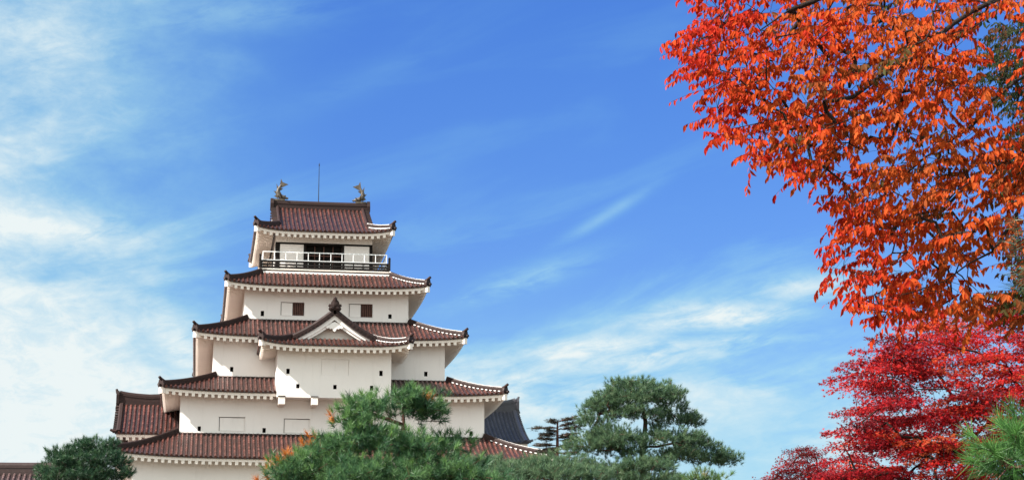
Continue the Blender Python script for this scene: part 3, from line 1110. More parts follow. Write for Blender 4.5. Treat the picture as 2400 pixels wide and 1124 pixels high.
# ------------------------------------------------------------------ other roofed buildings
def long_house(name, x0, x1, ye, ze, yr, zr, base, label, mt, mp, gable, zlow=8.0, sori=0.5, windows=()):
    """plain gabled range: ridge along x, front slope towards the camera"""
    cxx, D = (x0 + x1) / 2, yr - ye
    h = thing(name, (cxx, yr, base), label, "building")
    half = (x1 - x0) / 2
    R = Roof(cxx, yr, half, D, ze, zr - ze, D, 0.38, 0.0, w=.02, main=('front', 'back'), Ag=(half, half), over=1.0)
    lift = lambda t: sori * np.clip(np.abs(t) / half, 0, 1) ** 4 * 0
    tm, pm = MB(), MB()
    for sd in ('front', 'back'):
        R.tiles(tm, pm, sd)
    o = tm.build("roof", mt, h, smooth=True)
    pm.build("pan_tiles", mp, o)
    for sd in ('front', 'back'):
        em = MB()
        R.eaves(em, sd, t0=-half + .1, t1=half - .1)
        em.build("eaves", M_EAVE, o)
    # ridge, sagging between raised ends
    xs_ = np.linspace(-half - .05, half + .05, 41)
    endl = sori * np.exp(-(half - np.abs(xs_)) / 1.2)
    pf = ridge_profile(.50, .70)
    pf[0], pf[1] = (-.25, -.65), (.25, -.65)
    rg = MB().sweep(pf, [(cxx + a, yr, zr - .05 + e) for a, e in zip(xs_, endl)])
    for sx in gable:
        p = np.array([cxx + sx * (half + .05), yr, zr + sori])
        rg.tube([p + [-sx * .2, 0, .3], p + [sx * .05, 0, .5], p + [sx * .12, 0, .75]], [.12, .12, .08], 8)
        sh = [(-.36, -.35), (.36, -.35), (.40, .3), (.28, .6), (-.28, .6), (-.40, .3)]
        f = np.array([(p[0] + sx * .1, yr + a, p[2] + b) for a, b in sh])
        b_ = f - [sx * .2, 0, 0]
        a = np.arange(6)
        rg.add(np.vstack([f, b_]), np.stack([a, (a + 1) % 6, (a + 1) % 6 + 6, a + 6], -1))
        rg.add(f, a[None])
        rg.add(b_, a[None, ::-1])
    rg.build("ridge", M_RIDGE if mt is M_TILE else mp, o)
    vg = MB()
    for sx in gable:
        for side in ('front', 'back'):
            sg = sx if side == 'front' else -sx
            dv = np.linspace(0, D, 12)
            vg.sweep([(-.17, -.06), (.17, -.06), (.17, .08), (.09, .16), (-.09, .16), (-.17, .08)], R.pt(side, np.full(12, sg * (half - .25)), dv, .05))
            for q in np.arange(.1, D - .1, .29):
                vg.tube([R.pt(side, sg * (half - .2), q, .05), R.pt(side, sg * (half + .16), q, .01)], .085, 8)
            p = R.pt(side, sg * (half - .1), 0.0, .1)
            vg.tube([p, p + [sx * .2, 0, .02], p + [sx * .42, 0, .10]], [.11, .11, .09], 8)
    vg.build("verge_tiles", M_RIDGE if mt is M_TILE else mt, o)
    m = MB()
    wx0, wx1, wy0, wy1 = x0 + .9, x1 - .9, ye + 1.0, 2 * yr - ye - 1.0
    hl = [(*w, 0.3) for w in windows]
    wall_front(m, wx0, wx1, base, ze + .15, wy0, hl)
    wall_rest(m, wx0, wx1, base, ze + .15, wy0, wy1)
    d = np.linspace(1.0, D, 8)
    zz = ze + R.prof(d) - .05
    i = np.arange(7)
    for xx in (wx0, wx1):
        m.add([(xx, ye + a, z) for a, z in zip(d, zz)] + [(xx, 2 * yr - ye - a, z) for a, z in zip(d, zz)], np.stack([i, i + 1, i + 9, i + 8], -1))
    m.build("wall", M_PLASTER, h)
    for w in windows:
        lw = MB()
        a, b, c, d_ = w
        lw.box((a + .004, wy0 + .25, c + .004), (b - .004, wy0 + .29, d_ - .004))
        lw.build("window", M_HOLE, h)
    if base > 0:
        MB().hexa([(wx0 - 2, wy0 - 2, 0), (wx1 + 2, wy0 - 2, 0), (wx1 + 2, wy1 + 2, 0), (wx0 - 2, wy1 + 2, 0),
                   (wx0 - .05, wy0 - .05, base - .002), (wx1 + .05, wy0 - .05, base - .002), (wx1 + .05, wy1 + .05, base - .002), (wx0 - .05, wy1 + .05, base - .002)]).build("stone_base", M_STONE, h)
    return h


# small wing against the keep's left flank
pe, pr_ = at(290, 1013, 137.2), at(330, 943, 141.2)
long_house("gate_wing", at(270, 1012, 138)[0], -1.6, 137.2, pe[2], 141.2, at(340, 945, 141.2)[2], 11.0,
           "small red tiled wing under the lower left eaves of the white keep", M_TILE, M_PAN, (-1,), sori=.28)
# building behind the keep, right; its shade is put into blue-grey tiles
p_e, p_r = at(1230, 1036, 150.0), at(1195, 962, 156.0)
long_house("rear_turret", 14.0, at(1240, 1033, 150.0)[0], 150.0, p_e[2], 156.0, p_r[2], 9.0,
           "tiled building dark grey from shade behind the right corner of the keep", M_GREYTILE, M_GREYPAN, (1,), sori=.45,
           windows=[(at(1236, 1046, 151.0)[0] - .7, at(1236, 1046, 151.0)[0], p_e[2] - 1.1, p_e[2] - .62)])
# long corridor roof at the lower left
c_e, c_r = at(60, 1150, 118.0), at(60, 1107, 121.6)
long_house("corridor_building", -34.0, at(140, 1100, 118)[0], 118.0, c_e[2], 121.6, at(60, 1108, 121.6)[2], 6.5,
           "long low building with grey-brown tiled roof at the lower left edge", M_DUSTY, M_PAN, (1,), sori=.1)


# ------------------------------------------------------------------ vegetation
def unit(v):
    return v / np.maximum(np.linalg.norm(v, axis=-1, keepdims=True), 1e-9)


def in_poly(px, py, poly):
    inside = np.zeros(px.shape, bool)
    n = len(poly)
    j = n - 1
    for i in range(n):
        xi, yi = poly[i]
        xj, yj = poly[j]
        c = ((yi > py) != (yj > py)) & (px < (xj - xi) * (py - yi) / (yj - yi + 1e-9) + xi)
        inside ^= c
        j = i
    return inside


def vnoise(P, scale, seed):
    """cheap smooth 3-D value noise in 0..1"""
    r = np.random.default_rng(seed)
    T = r.random((32, 32, 32))
    Q = P / scale
    i = np.floor(Q).astype(int)
    f = Q - i
    f = f * f * (3 - 2 * f)
    out = 0
    for a in (0, 1):
        for b in (0, 1):
            for c in (0, 1):
                w = (f[:, 0] if a else 1 - f[:, 0]) * (f[:, 1] if b else 1 - f[:, 1]) * (f[:, 2] if c else 1 - f[:, 2])
                out = out + w * T[(i[:, 0] + a) % 32, (i[:, 1] + b) % 32, (i[:, 2] + c) % 32]
    return out


def scatter(mb, tv, tf, P, A, N, size, attr, width=None):
    """template (along, across, normal) placed at P with axis A and normal N"""
    A = unit(A)
    B = unit(np.cross(N, A))
    N = np.cross(A, B)
    wd = np.ones(len(P)) if width is None else width
    V = P[:, None] + size[:, None, None] * (tv[None, :, :1] * A[:, None] + tv[None, :, 1:2] * (B * wd[:, None])[:, None] + tv[None, :, 2:] * N[:, None])
    k = len(tv)
    base = (np.arange(len(P)) * k)[:, None, None]
    for f in tf:
        mb.add(V.reshape(-1, 3) if f is tf[0] else np.zeros((0, 3)), (np.array(f)[None] + base).reshape(-1, len(f[0])) if f is tf[0] else
               (np.array(f)[None] + base).reshape(-1, len(f[0])) - len(V) * k, np.repeat(attr, k) if f is tf[0] else None)


LEAF_V = np.array([(0, 0, 0), (.28, .17, .03), (.28, -.17, .03), (.30, 0, -.02), (.62, .17, .0), (.62, -.17, .0), (.62, 0, -.05), (1.0, 0, -.16)])
LEAF_F = [[(0, 3, 1, 1), (0, 2, 3, 3), (3, 6, 4, 1), (2, 5, 6, 3), (6, 7, 4, 4), (5, 7, 6, 6)]]
LEAF_F = [[(0, 3, 1), (0, 2, 3), (3, 6, 4), (3, 4, 1), (2, 5, 6), (2, 6, 3), (6, 7, 4), (5, 7, 6)]]
a_ = np.radians([180, 140, 100, 62, 40, 18, 0, -18, -40, -62, -100, -140])
r_ = np.array([.25, .55, .20, .85, .30, .35, 1.0, .35, .30, .85, .20, .55])
MAPLE_V = np.vstack([[(0, 0, 0)], np.stack([r_ * np.cos(a_) * .5 + .15, r_ * np.sin(a_) * .5, -.06 * r_], -1)])
MAPLE_F = [[(0, i + 1, (i + 1) % 12 + 1) for i in range(12)]]
NEED_V = np.array([(0, -.5, 0), (0, .5, 0), (1, 0, 0)])
NEED_F = [[(0, 1, 2)]]
BENT_V = np.array([(0, -.5, 0), (0, .5, 0), (.38, -.5, .05), (.38, .5, .05), (.72, -.4, .14), (.72, .4, .14), (1, 0, .25)])
BENT_F = [[(0, 2, 3), (0, 3, 1), (2, 4, 5), (2, 5, 3), (4, 6, 5)]]


class Tree:
    """limbs given as paths, twigs grown to reach every spray"""
    def __init__(s):
        s.P, s.par, s.fixed = [], [], []

    def limb(s, pts, parent=None, step=0.35, wob=0.04, rng=None):
        pts = np.asarray(pts, float)
        seg = np.linalg.norm(np.diff(pts, axis=0), axis=1)
        L = np.concatenate([[0], np.cumsum(seg)])
        n = max(2, int(L[-1] / step))
        q = np.linspace(0, L[-1], n + 1)
        # Catmull-like smoothing by interpolating then averaging
        X = np.stack([np.interp(q, L, pts[:, i]) for i in range(3)], -1)
        for _ in range(2):
            X[1:-1] = (X[:-2] + 2 * X[1:-1] + X[2:]) / 4
        if rng is not None:
            X[1:-1] += rng.normal(0, wob, X[1:-1].shape)
        if parent is None and s.P:
            d = np.linalg.norm(np.array(s.P) - X[0], axis=1)
            parent = int(np.argmin(d))
        ids = []
        for i, x in enumerate(X):
            s.P.append(x)
            s.par.append(-1 if (i == 0 and parent is None) else (parent if i == 0 else ids[-1]))
            ids.append(len(s.P) - 1)
        return ids

    def grow(s, att, bias=None, maxlen=1.2):
        """connect every attractor to its nearest node, nearest first"""
        att = np.asarray(att)
        P0 = np.array(s.P)
        d = np.linalg.norm(att[:, None] - P0[None], axis=2)
        near, nd = d.argmin(1), d.min(1)
        todo = np.ones(len(att), bool)
        out = np.zeros(len(att), int)
        for _ in range(len(att)):
            i = int(np.argmin(np.where(todo, nd, 1e9)))
            todo[i] = False
            par = int(near[i])
            base = np.array(s.P[par])
            v = att[i] - base
            ln = np.linalg.norm(v)
            if ln > 0.25:
                mid = base + v * .5 + np.array([0, 0, .10 * ln])
                s.P.append(mid)
                s.par.append(par)
                par = len(s.P) - 1
            s.P.append(att[i])
            s.par.append(par)
            out[i] = len(s.P) - 1
            dn = np.linalg.norm(att - att[i], axis=1) * 1.05
            better = todo & (dn < nd)
            nd[better] = dn[better]
            near[better] = out[i]
        return out

    def wood(s, name, m, parent, tip=.004, power=.5, sides=5, rmax=.5):
        n = len(s.P)
        cnt = np.zeros(n)
        ch = np.zeros(n, int)
        for i in range(n):
            if s.par[i] >= 0:
                ch[s.par[i]] += 1
        order = s.order()
        for i in order[::-1]:
            if ch[i] == 0:
                cnt[i] += 1
            if s.par[i] >= 0:
                cnt[s.par[i]] += cnt[i]
        r = np.minimum(tip * cnt ** power, rmax)
        P = np.array(s.P)
        mb = MB()
        a = np.linspace(0, 2 * math.pi, sides, endpoint=False)
        idx = np.array([i for i in range(n) if s.par[i] >= 0])
        p0, p1 = P[np.array(s.par)[idx]], P[idx]
        r0, r1 = np.minimum(r[np.array(s.par)[idx]], r[idx] * 1.5), r[idx]
        T = unit(p1 - p0)
        ref = np.where(np.abs(T[:, 2:3]) > .9, np.array([[1., 0, 0]]), np.array([[0, 0, 1.]]))
        U = unit(np.cross(T, ref))
        V_ = np.cross(T, U)
        ring = lambda p, r: p[:, None] + r[:, None, None] * (np.cos(a)[None, :, None] * U[:, None] + np.sin(a)[None, :, None] * V_[:, None])
        V = np.concatenate([ring(p0, r0), ring(p1 + T * (r1 * .4)[:, None], r1)], 1)
        f = np.array([(j, (j + 1) % sides, (j + 1) % sides + sides, j + sides) for j in range(sides)])
        mb.add(V.reshape(-1, 3), (f[None] + (np.arange(len(idx)) * 2 * sides)[:, None, None]).reshape(-1, 4))
        return mb.build(name, m, parent, smooth=True)

    def order(s):
        n = len(s.P)
        dep = np.full(n, -1)
        for i in range(n):
            st, j = [], i
            while j >= 0 and dep[j] < 0:
                st.append(j)
                j = s.par[j]
            d = dep[j] if j >= 0 else -1
            for q in st[::-1]:
                d += 1
                dep[q] = d
        return np.argsort(dep, kind='stable')


def sample_poly(rng, poly, n, Y0, Y1, holes=()):
    xs_, ys_ = [p[0] for p in poly], [p[1] for p in poly]
    px = rng.uniform(min(xs_), max(xs_), n * 4)
    py = rng.uniform(min(ys_), max(ys_), n * 4)
    ok = in_poly(px, py, poly)
    for h in holes:
        ok &= ~in_poly(px, py, h)
    px, py = px[ok][:n], py[ok][:n]
    return px, py, AT(px, py, rng.uniform(Y0, Y1, len(px)))


# ---- big orange-red tree on the right
def drooping_tree(name, label, cat, seed, base, limbs, poly, holes, n, Y0, Y1, stops, leaf, per, mat_name, tone, gap=.36, nscale=.42, group=None):
    rng = np.random.default_rng(seed)
    root = thing(name, base, label, cat, group)
    T = Tree()
    top = np.array(limbs[0][0])
    T.limb([base, np.array(base) * .5 + top * .5 + [.2, .1, 0], top], step=.5, rng=rng)
    for L in limbs[1:]:
        T.limb(L, step=.3, wob=.03, rng=rng)
    px, py, P = sample_poly(rng, poly, n, Y0, Y1, holes)
    keepm = vnoise(P * [1, 1, 1.6], nscale, seed) * .65 + vnoise(P, nscale * .4, seed + 1) * .35 > gap
    px, py, P = px[keepm], py[keepm], P[keepm]
    ids = T.grow(P)
    par = np.array(T.par)
    Pn = np.array(T.P)
    dirv = unit(Pn[ids] - Pn[par[ids]])
    # each spray: a drooping twiglet with alternate hanging leaves
    mb = MB()
    out = np.array([-.55, -.25, -.12])
    LP, LA, LN, LS, LT = [], [], [], [], []
    for i in range(len(P)):
        d = unit(dirv[i] * [.6, .6, .25] + out + rng.normal(0, [.35, .35, .20], 3))
        ln = rng.uniform(.16, .40) * leaf / .085
        m = int(per * rng.uniform(.7, 1.25))
        q = np.linspace(.05, 1, m)
        pos = P[i] + d * (q * ln)[:, None] + np.array([0, 0, -.14]) * (q ** 2 * ln)[:, None]
        T.P.append(pos[m // 2]); T.par.append(int(ids[i])); a = len(T.P) - 1
        T.P.append(pos[-1]); T.par.append(a)
        side = np.where(np.arange(m) % 2 == 0, 1, -1)[:, None]
        sv = unit(np.cross(d, [0, 0, 1]))
        A = d * .35 + side * sv * .45 + np.array([0, 0, -1.0]) + rng.normal(0, .30, (m, 3))
        N = np.array([-.55, -.75, .35]) + rng.normal(0, .45, (m, 3))
        LP.append(pos); LA.append(A); LN.append(N)
        LS.append(leaf * rng.uniform(.55, 1.3, m))
        LT.append(tone(px[i], py[i], P[i], rng) + rng.normal(0, .07, m))
    scatter(mb, LEAF_V, LEAF_F, np.concatenate(LP), np.concatenate(LA), np.concatenate(LN), np.concatenate(LS), np.clip(np.concatenate(LT), 0, 1))
    T.wood("trunk", M_BARK, root, tip=.0011, power=.52, rmax=.24)
    mb.build("crown", leaf_mat(mat_name, stops, .50, gloss=0.015), root, attr='tone')
    return root


OR_POLY = [(1640, -80), (1650, 0), (1655, 25), (1622, 40), (1610, 90), (1586, 120), (1592, 140), (1620, 140), (1650, 165), (1658, 205), (1680, 235), (1655, 256), (1665, 300), (1690, 322),
           (1745, 325), (1757, 360), (1785, 375), (1840, 380), (1900, 415), (1945, 440), (1980, 490), (1985, 540), (1962, 570), (1962, 595), (2010, 605), (1940, 632), (1955, 660), (1990, 700),
           (2030, 735), (2080, 742), (2150, 738), (2250, 735), (2320, 730), (2420, 760), (2500, 770), (2800, 700), (2960, 400), (2960, -80)]
OR_HOLES = [[(2300, 590), (2345, 560), (2372, 560), (2380, 680), (2330, 678), (2270, 680)],
            [(2300, 40), (2420, 30), (2420, 330), (2350, 320), (2320, 200), (2280, 160)],
            [(2060, 170), (2110, 160), (2130, 185), (2070, 205)],
            [(1950, 385), (2010, 360), (2060, 345), (2050, 375), (1960, 405)]]
OB = tuple(at(2900, 1500, 17.0) * [1, 1, 0])
tp = at(2880, -520, 17.0)
olimbs = [[tp]]
for L in ([(2885, -250, 17), (2500, -130, 16.4), (2230, 60, 15.8), (2120, 165, 15.5), (2000, 225, 15.3), (1850, 290, 15.4), (1700, 330, 15.6)],
          [(2880, -400, 17), (2400, -200, 16.8), (2050, -70, 16.4), (1900, 0, 16.2), (1800, 60, 16.2), (1640, 110, 16.4)],
          [(2885, 0, 17), (2600, 60, 16.8), (2400, 170, 16.6), (2250, 310, 16.6), (2100, 420, 16.5), (2000, 500, 16.4)],
          [(2890, 250, 17), (2600, 330, 16.2), (2400, 440, 15.6), (2335, 565, 15.3), (2250, 668, 15.2), (2180, 682, 15.3), (2060, 700, 15.4)],
          [(2890, 100, 17), (2650, 260, 17.2), (2400, 330, 17.3), (2200, 480, 17.2), (2050, 560, 17.0), (1980, 600, 16.9)]):
    olimbs.append([at(*q) for q in L])


def or_tone(px, py, P, rng):
    # red at the sunny rim, orange inside, brownish and green patches towards the right
    rim = np.clip((2080 - px + max(0, py - 300) * .75) / 460, 0, 1)
    n = vnoise(P[None], .55, 5)[0]
    t = .50 - .36 * rim + (n - .5) * .42
    if px > 1800 and vnoise(P[None], .35, 9)[0] > .70:
        t += .30
    return t


drooping_tree("cherry_tree", "tall tree with drooping orange-red autumn leaves filling the upper right", "tree", 11, OB, olimbs, OR_POLY, OR_HOLES, 4100, 15.0, 17.6,
              [(0.0, (0.30, 0.010, 0.008)), (.22, (0.38, 0.024, 0.010)), (.42, (0.42, 0.056, 0.012)), (.58, (0.42, 0.090, 0.018)), (.72, (0.24, 0.058, 0.018)), (.85, (0.11, 0.045, 0.016)), (1.0, (0.04, 0.065, 0.022))],
              .076, 13, "orange_leaves", or_tone, gap=.405)

# ---- dark green tree behind it, at the right edge
GB = tuple(at(2850, 1500, 23.0) * [1, 1, 0])
drooping_tree("broadleaf_tree", "tree with small dark green leaves behind the orange foliage at the right edge", "tree", 21, GB,
              [[at(2840, -300, 23)], [at(2840, 0, 23), at(2600, 30, 22.6), at(2400, 130, 22.3), at(2330, 180, 22.2)], [at(2840, 250, 23), at(2600, 270, 22.6), at(2400, 330, 22.3)]],
              [(2330, 60), (2400, 45), (2520, 40), (2520, 480), (2370, 470), (2350, 400), (2365, 330), (2370, 260), (2310, 215), (2290, 190), (2310, 140)], [], 800, 21.5, 24.0,
              [(0, (0.018, 0.030, 0.014)), (.6, (0.035, 0.045, 0.020)), (.85, (0.10, 0.035, 0.016)), (1, (0.18, 0.03, 0.012))], .07, 10, "dark_green_leaves",
              lambda px, py, P, rng: rng.choice([.2, .4, .5, .8]), gap=.34)


# ---- crimson maples
def maple(name, label, seed, base, limbs, poly, holes, npad, Y0, Y1, stops, leaf, mat_name, gap, pr=(.18, .42), per=170, group=None):
    rng = np.random.default_rng(seed)
    root = thing(name, base, label, "maple tree", group or "crimson maple trees")
    T = Tree()
    top = np.array(limbs[0][0])
    T.limb([base, np.array(base) * .5 + top * .5, top], step=.5, rng=rng)
    for L in limbs[1:]:
        T.limb(L, step=.3, wob=.05, rng=rng)
    px, py, P = sample_poly(rng, poly, npad, Y0, Y1, holes)
    km = vnoise(P * [1, 1, 2.2], .7, seed) * .6 + vnoise(P * [1, 1, 1.5], .25, seed + 3) * .4 > gap
    P, px, py = P[km], px[km], py[km]
    ids = T.grow(P)
    mb = MB()
    LP, LA, LN, LS, LT = [], [], [], [], []
    for i in range(len(P)):
        R = rng.uniform(*pr)
        m = int(per * (R / .3) ** 1.3)
        ang = rng.uniform(0, 2 * math.pi, m)
        r = R * np.sqrt(rng.random(m))
        tilt = rng.normal(0, .14, 2)
        o = np.stack([r * np.cos(ang) * 1.25, r * np.sin(ang), rng.normal(0, .030, m) - .14 * r * r / R], -1)
        o[:, 2] += o[:, 0] * (tilt[0] + .06) + o[:, 1] * tilt[1]
        pos = P[i] + o
        for q in rng.choice(m, min(4, m), replace=False):
            T.P.append(pos[q]); T.par.append(int(ids[i]))
        LP.append(pos)
        LA.append(np.stack([np.cos(ang), np.sin(ang), np.full(m, -.45)], -1) + rng.normal(0, .4, (m, 3)))
        LN.append(np.array([-.25, -.45, .9]) + rng.normal(0, .45, (m, 3)))
        LS.append(leaf * rng.uniform(.7, 1.3, m))
        LT.append(np.full(m, 0.44 + rng.normal(0, .22) + (.12 if px[i] > 2150 else -.05)) + rng.normal(0, .10, m))
    scatter(mb, MAPLE_V, MAPLE_F, np.concatenate(LP), np.concatenate(LA), np.concatenate(LN), np.concatenate(LS), np.clip(np.concatenate(LT), 0, 1))
    T.wood("trunk", M_BARK, root, tip=.0016, power=.52, sides=4, rmax=.18)
    mb.build("crown", leaf_mat(mat_name, stops, .48, gloss=0.004), root, attr='tone')
    return root


RED = [(0.0, (0.09, 0.007, 0.011)), (.35, (0.22, 0.008, 0.013)), (.6, (0.35, 0.010, 0.012)), (.85, (0.40, 0.030, 0.015)), (1.0, (0.36, 0.070, 0.024))]
MP_POLY = [(2060, 790), (2110, 760), (2190, 725), (2270, 700), (2400, 705), (2500, 715), (2800, 760), (2900, 1180), (1935, 1180), (1945, 1090), (1975, 1040), (1968, 1010), (1985, 990), (2010, 975), (1965, 945), (2010, 940),
           (2050, 930), (1990, 905), (1975, 860), (2000, 848), (2045, 845), (2052, 822)]
MB0 = tuple(at(2480, 1500, 29.0) * [1, 1, 0])
mlimbs = [[at(2470, 1150, 29.0)]]
for L in ([(2470, 1130, 29), (2450, 980, 28.6), (2360, 860, 28.3), (2200, 790, 28.2), (2120, 800, 28.2)],
          [(2470, 1140, 29), (2400, 1000, 28.2), (2300, 930, 27.8), (2150, 900, 27.6), (2020, 870, 27.5)],
          [(2465, 1160, 29), (2300, 1090, 28.4), (2150, 1020, 28.0), (2030, 990, 27.9), (1990, 960, 27.9)],
          [(2470, 1180, 29), (2300, 1180, 29), (2120, 1120, 29), (1990, 1080, 29)],
          [(2470, 1100, 29), (2480, 900, 29.5), (2420, 780, 29.6)]):
    mlimbs.append([at(*q) for q in L])
maple("maple_tree", "crimson maple with layered leaves below the orange tree on the right", 31, MB0, mlimbs, MP_POLY, [], 1220, 26.8, 31.0, RED, .082, "crimson_leaves", .45)
MB1 = tuple(at(1900, 1500, 36.0) * [1, 1, 0])
maple("maple_tree", "small dark red maple standing left of the larger crimson one", 41, MB1,
      [[at(1895, 1180, 36)], [at(1895, 1170, 36), at(1890, 1100, 35.8), at(1890, 1050, 35.8)], [at(1895, 1180, 36), at(1850, 1120, 35.6), at(1820, 1110, 35.5)]],
      [(1805, 1180), (1810, 1115), (1850, 1085), (1862, 1045), (1885, 1032), (1908, 1040), (1918, 1085), (1960, 1110), (1970, 1180)], [], 130, 34.8, 37.0,
      [(0.0, (0.05, 0.004, 0.006)), (.5, (0.17, 0.006, 0.009)), (1.0, (0.28, 0.014, 0.010))], .06, "dark_red_leaves", .36, pr=(.16, .34))


# ---- pines
def pine(name, label, seed, base, trunk, pads, stops, needle, per, density, mat_name, depth=.8, old=(), width=.055, group=None, upbias=.75, rmax=.16, bark=None, tip=.0024, bent=False):
    """pads: (px, py, rx, ry, Y) flattened clouds of needle tufts; trunk: path; old: spots with rusty needles"""
    rng = np.random.default_rng(seed)
    root = thing(name, base, label, "pine tree", group or "pine trees around the keep")
    T = Tree()
    T.limb([np.array(base)] + [np.array(q) for q in trunk], step=.3, wob=.02, rng=rng)
    TP, TN, TT = [], [], []
    for (px, py, rx, ry, Y) in pads:
        c = at(px, py, Y)
        k = Y / FPX * 1.03
        ex, ez = rx * k, ry * k
        ey = ex * depth
        n = int(6.5 * density * (ex * ey * math.pi + 2.0 * ex * ez) / (needle * needle)) + 3
        # sub-clumps make the outline uneven
        nc = max(3, int(n / 12))
        th = rng.uniform(0, 2 * math.pi, nc)
        rr_ = np.sqrt(rng.random(nc))
        cl = np.stack([rr_ * np.cos(th), rr_ * np.sin(th), np.sqrt(np.clip(1 - rr_ ** 2, 0, 1)) * rng.uniform(.2, 1.0, nc) - .25 * (rng.random(nc) < .3)], -1)
        pick = rng.integers(0, nc, n)
        sp_ = np.array([needle * 1.3 / ex, needle * 1.3 / ey, needle * 1.0 / ez])
        loc = cl[pick] + np.clip(rng.normal(0, 1, (n, 3)), -1.7, 1.7) * sp_ * .75
        P = c + loc * [ex, ey, ez]
        N = unit(loc * [.8, .8, .7] + np.array([0, 0, upbias]) + rng.normal(0, .28, (n, 3)))
        # limb from the trunk to this pad
        PT = np.array(T.P)
        dd_ = np.linalg.norm((PT - c) * [1, 1, 1.6], axis=1) + np.maximum(0, PT[:, 2] - c[2]) * 1.2
        j = int(np.argmin(dd_))
        v = c - PT[j]
        if np.linalg.norm(v) > .15:
            T.limb([PT[j], PT[j] + v * .4 + [0, 0, -.06 * np.linalg.norm(v)], c + [0, 0, -.25 * ez]], parent=j, step=.18, wob=.02, rng=rng)
        TP.append(P)
        TN.append(N)
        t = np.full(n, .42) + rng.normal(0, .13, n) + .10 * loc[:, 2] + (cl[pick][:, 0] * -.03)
        TT.append(t)
    P, N, tt = np.concatenate(TP), np.concatenate(TN), np.concatenate(TT)
    tt = np.clip(tt, 0, .75)
    for (px, py, rad, Y) in old:
        c = at(px, py, Y)
        d = np.linalg.norm((P - c) * [1, .35, 1], axis=1)
        tt = np.where((d < rad * Y / FPX) & (rng.random(len(P)) < .6), rng.uniform(.86, 1.0, len(P)), tt)
    tt = np.clip(tt, 0, 1)
    tw = rng.choice(len(P), min(len(P), 900), replace=False)
    T.grow(P[tw] - N[tw] * needle * .35)
    m = per
    n = len(P)
    a = unit(np.cross(N, np.array([.3, .8, .1])))
    b = np.cross(N, a)
    ph = rng.uniform(0, 2 * math.pi, (n, m))
    pol = np.abs(rng.normal(.0, .72, (n, m)) + .35)
    D = N[:, None] * np.cos(pol)[..., None] + (a[:, None] * np.cos(ph)[..., None] + b[:, None] * np.sin(ph)[..., None]) * np.sin(pol)[..., None]
    base_ = P[:, None] - N[:, None] * (needle * rng.uniform(0, .55, (n, m)))[..., None]
    ln = needle * rng.uniform(.7, 1.15, (n, m))
    mb = MB()
    Nn = np.cross(D, rng.normal(0, 1, (n, m, 3)))
    scatter(mb, (BENT_V if bent else NEED_V) * [1, width, 1], BENT_F if bent else NEED_F, base_.reshape(-1, 3), D.reshape(-1, 3), Nn.reshape(-1, 3), ln.ravel(), np.repeat(tt, m))
    T.wood("trunk", bark or M_PINEBARK, root, tip=tip, power=.5, rmax=rmax)
    mb.build("crown", leaf_mat(mat_name, stops, .38, gloss=.03), root, attr='tone')
    return root


GREEN = [(0.0, (0.012, 0.035, 0.024)), (.4, (0.052, 0.130, 0.060)), (.62, (0.120, 0.230, 0.085)), (.82, (0.12, 0.23, 0.05)), (.86, (0.42, 0.13, 0.025)), (1.0, (0.52, 0.17, 0.03))]
DULL = [(0.0, (0.012, 0.028, 0.020)), (.4, (0.070, 0.135, 0.074)), (.65, (0.130, 0.205, 0.104)), (.82, (0.16, 0.22, 0.115)), (.9, (0.17, 0.13, 0.08)), (1.0, (0.22, 0.15, 0.10))]
Yp = 24.0
pine("pine_tree", "bright green pine with rusty needle tips in front of the keep", 51, tuple(at(930, 1500, Yp) * [1, 1, 0]),
     [at(925, 1200, Yp), at(928, 1105, Yp), at(940, 1060, Yp), at(945, 1010, Yp), at(958, 985, Yp), at(945, 950, Yp)],
     [(925, 955, 92, 30, Yp), (868, 962, 48, 22, Yp - .1), (1000, 963, 52, 20, Yp + .1), (965, 940, 66, 20, Yp), (815, 990, 40, 20, Yp - .2), (842, 992, 36, 20, Yp - .25), (870, 1012, 48, 22, Yp - .3), (925, 1048, 105, 26, Yp - .2), (832, 1045, 78, 30, Yp - .3), (1055, 1040, 46, 18, Yp + .1),
      (770, 1055, 52, 32, Yp - .3), (1005, 1062, 66, 20, Yp - .2), (715, 1095, 78, 30, Yp - .4), (800, 1100, 80, 30, Yp - .5), (690, 1125, 70, 26, Yp - .4), (890, 1110, 90, 26, Yp - .4), (1010, 1110, 110, 30, Yp - .4), (1080, 1084, 42, 18, Yp + .2),
      (850, 1135, 150, 26, Yp - .5), (1080, 1135, 120, 26, Yp - .2)],
     GREEN, .105, 46, .48, "green_needles",
     old=[(770, 975, 17, Yp - .2), (778, 1000, 10, Yp - .2), (722, 1030, 18, Yp - .3), (745, 1022, 14, Yp - .3), (640, 1082, 20, Yp - .4), (612, 1110, 20, Yp - .4), (1000, 930, 15, Yp + .05), (672, 1066, 18, Yp - .3)])
Yq = 40.0
pine("pine_tree", "low dull green pine spreading between the bright pine and the tall pine", 52, tuple(at(1215, 1500, Yq) * [1, 1, 0]),
     [at(1215, 1200, Yq), at(1210, 1120, Yq), at(1200, 1085, Yq)],
     [(1195, 1100, 62, 20, Yq), (1130, 1092, 55, 20, Yq + .3), (1270, 1098, 62, 20, Yq), (1325, 1086, 50, 22, Yq + .2), (1180, 1120, 90, 26, Yq - .2), (1290, 1118, 90, 26, Yq - .2), (1100, 1120, 70, 26, Yq), (1370, 1118, 60, 26, Yq)],
     DULL, .12, 34, .5, "dull_needles")
Yr = 45.0
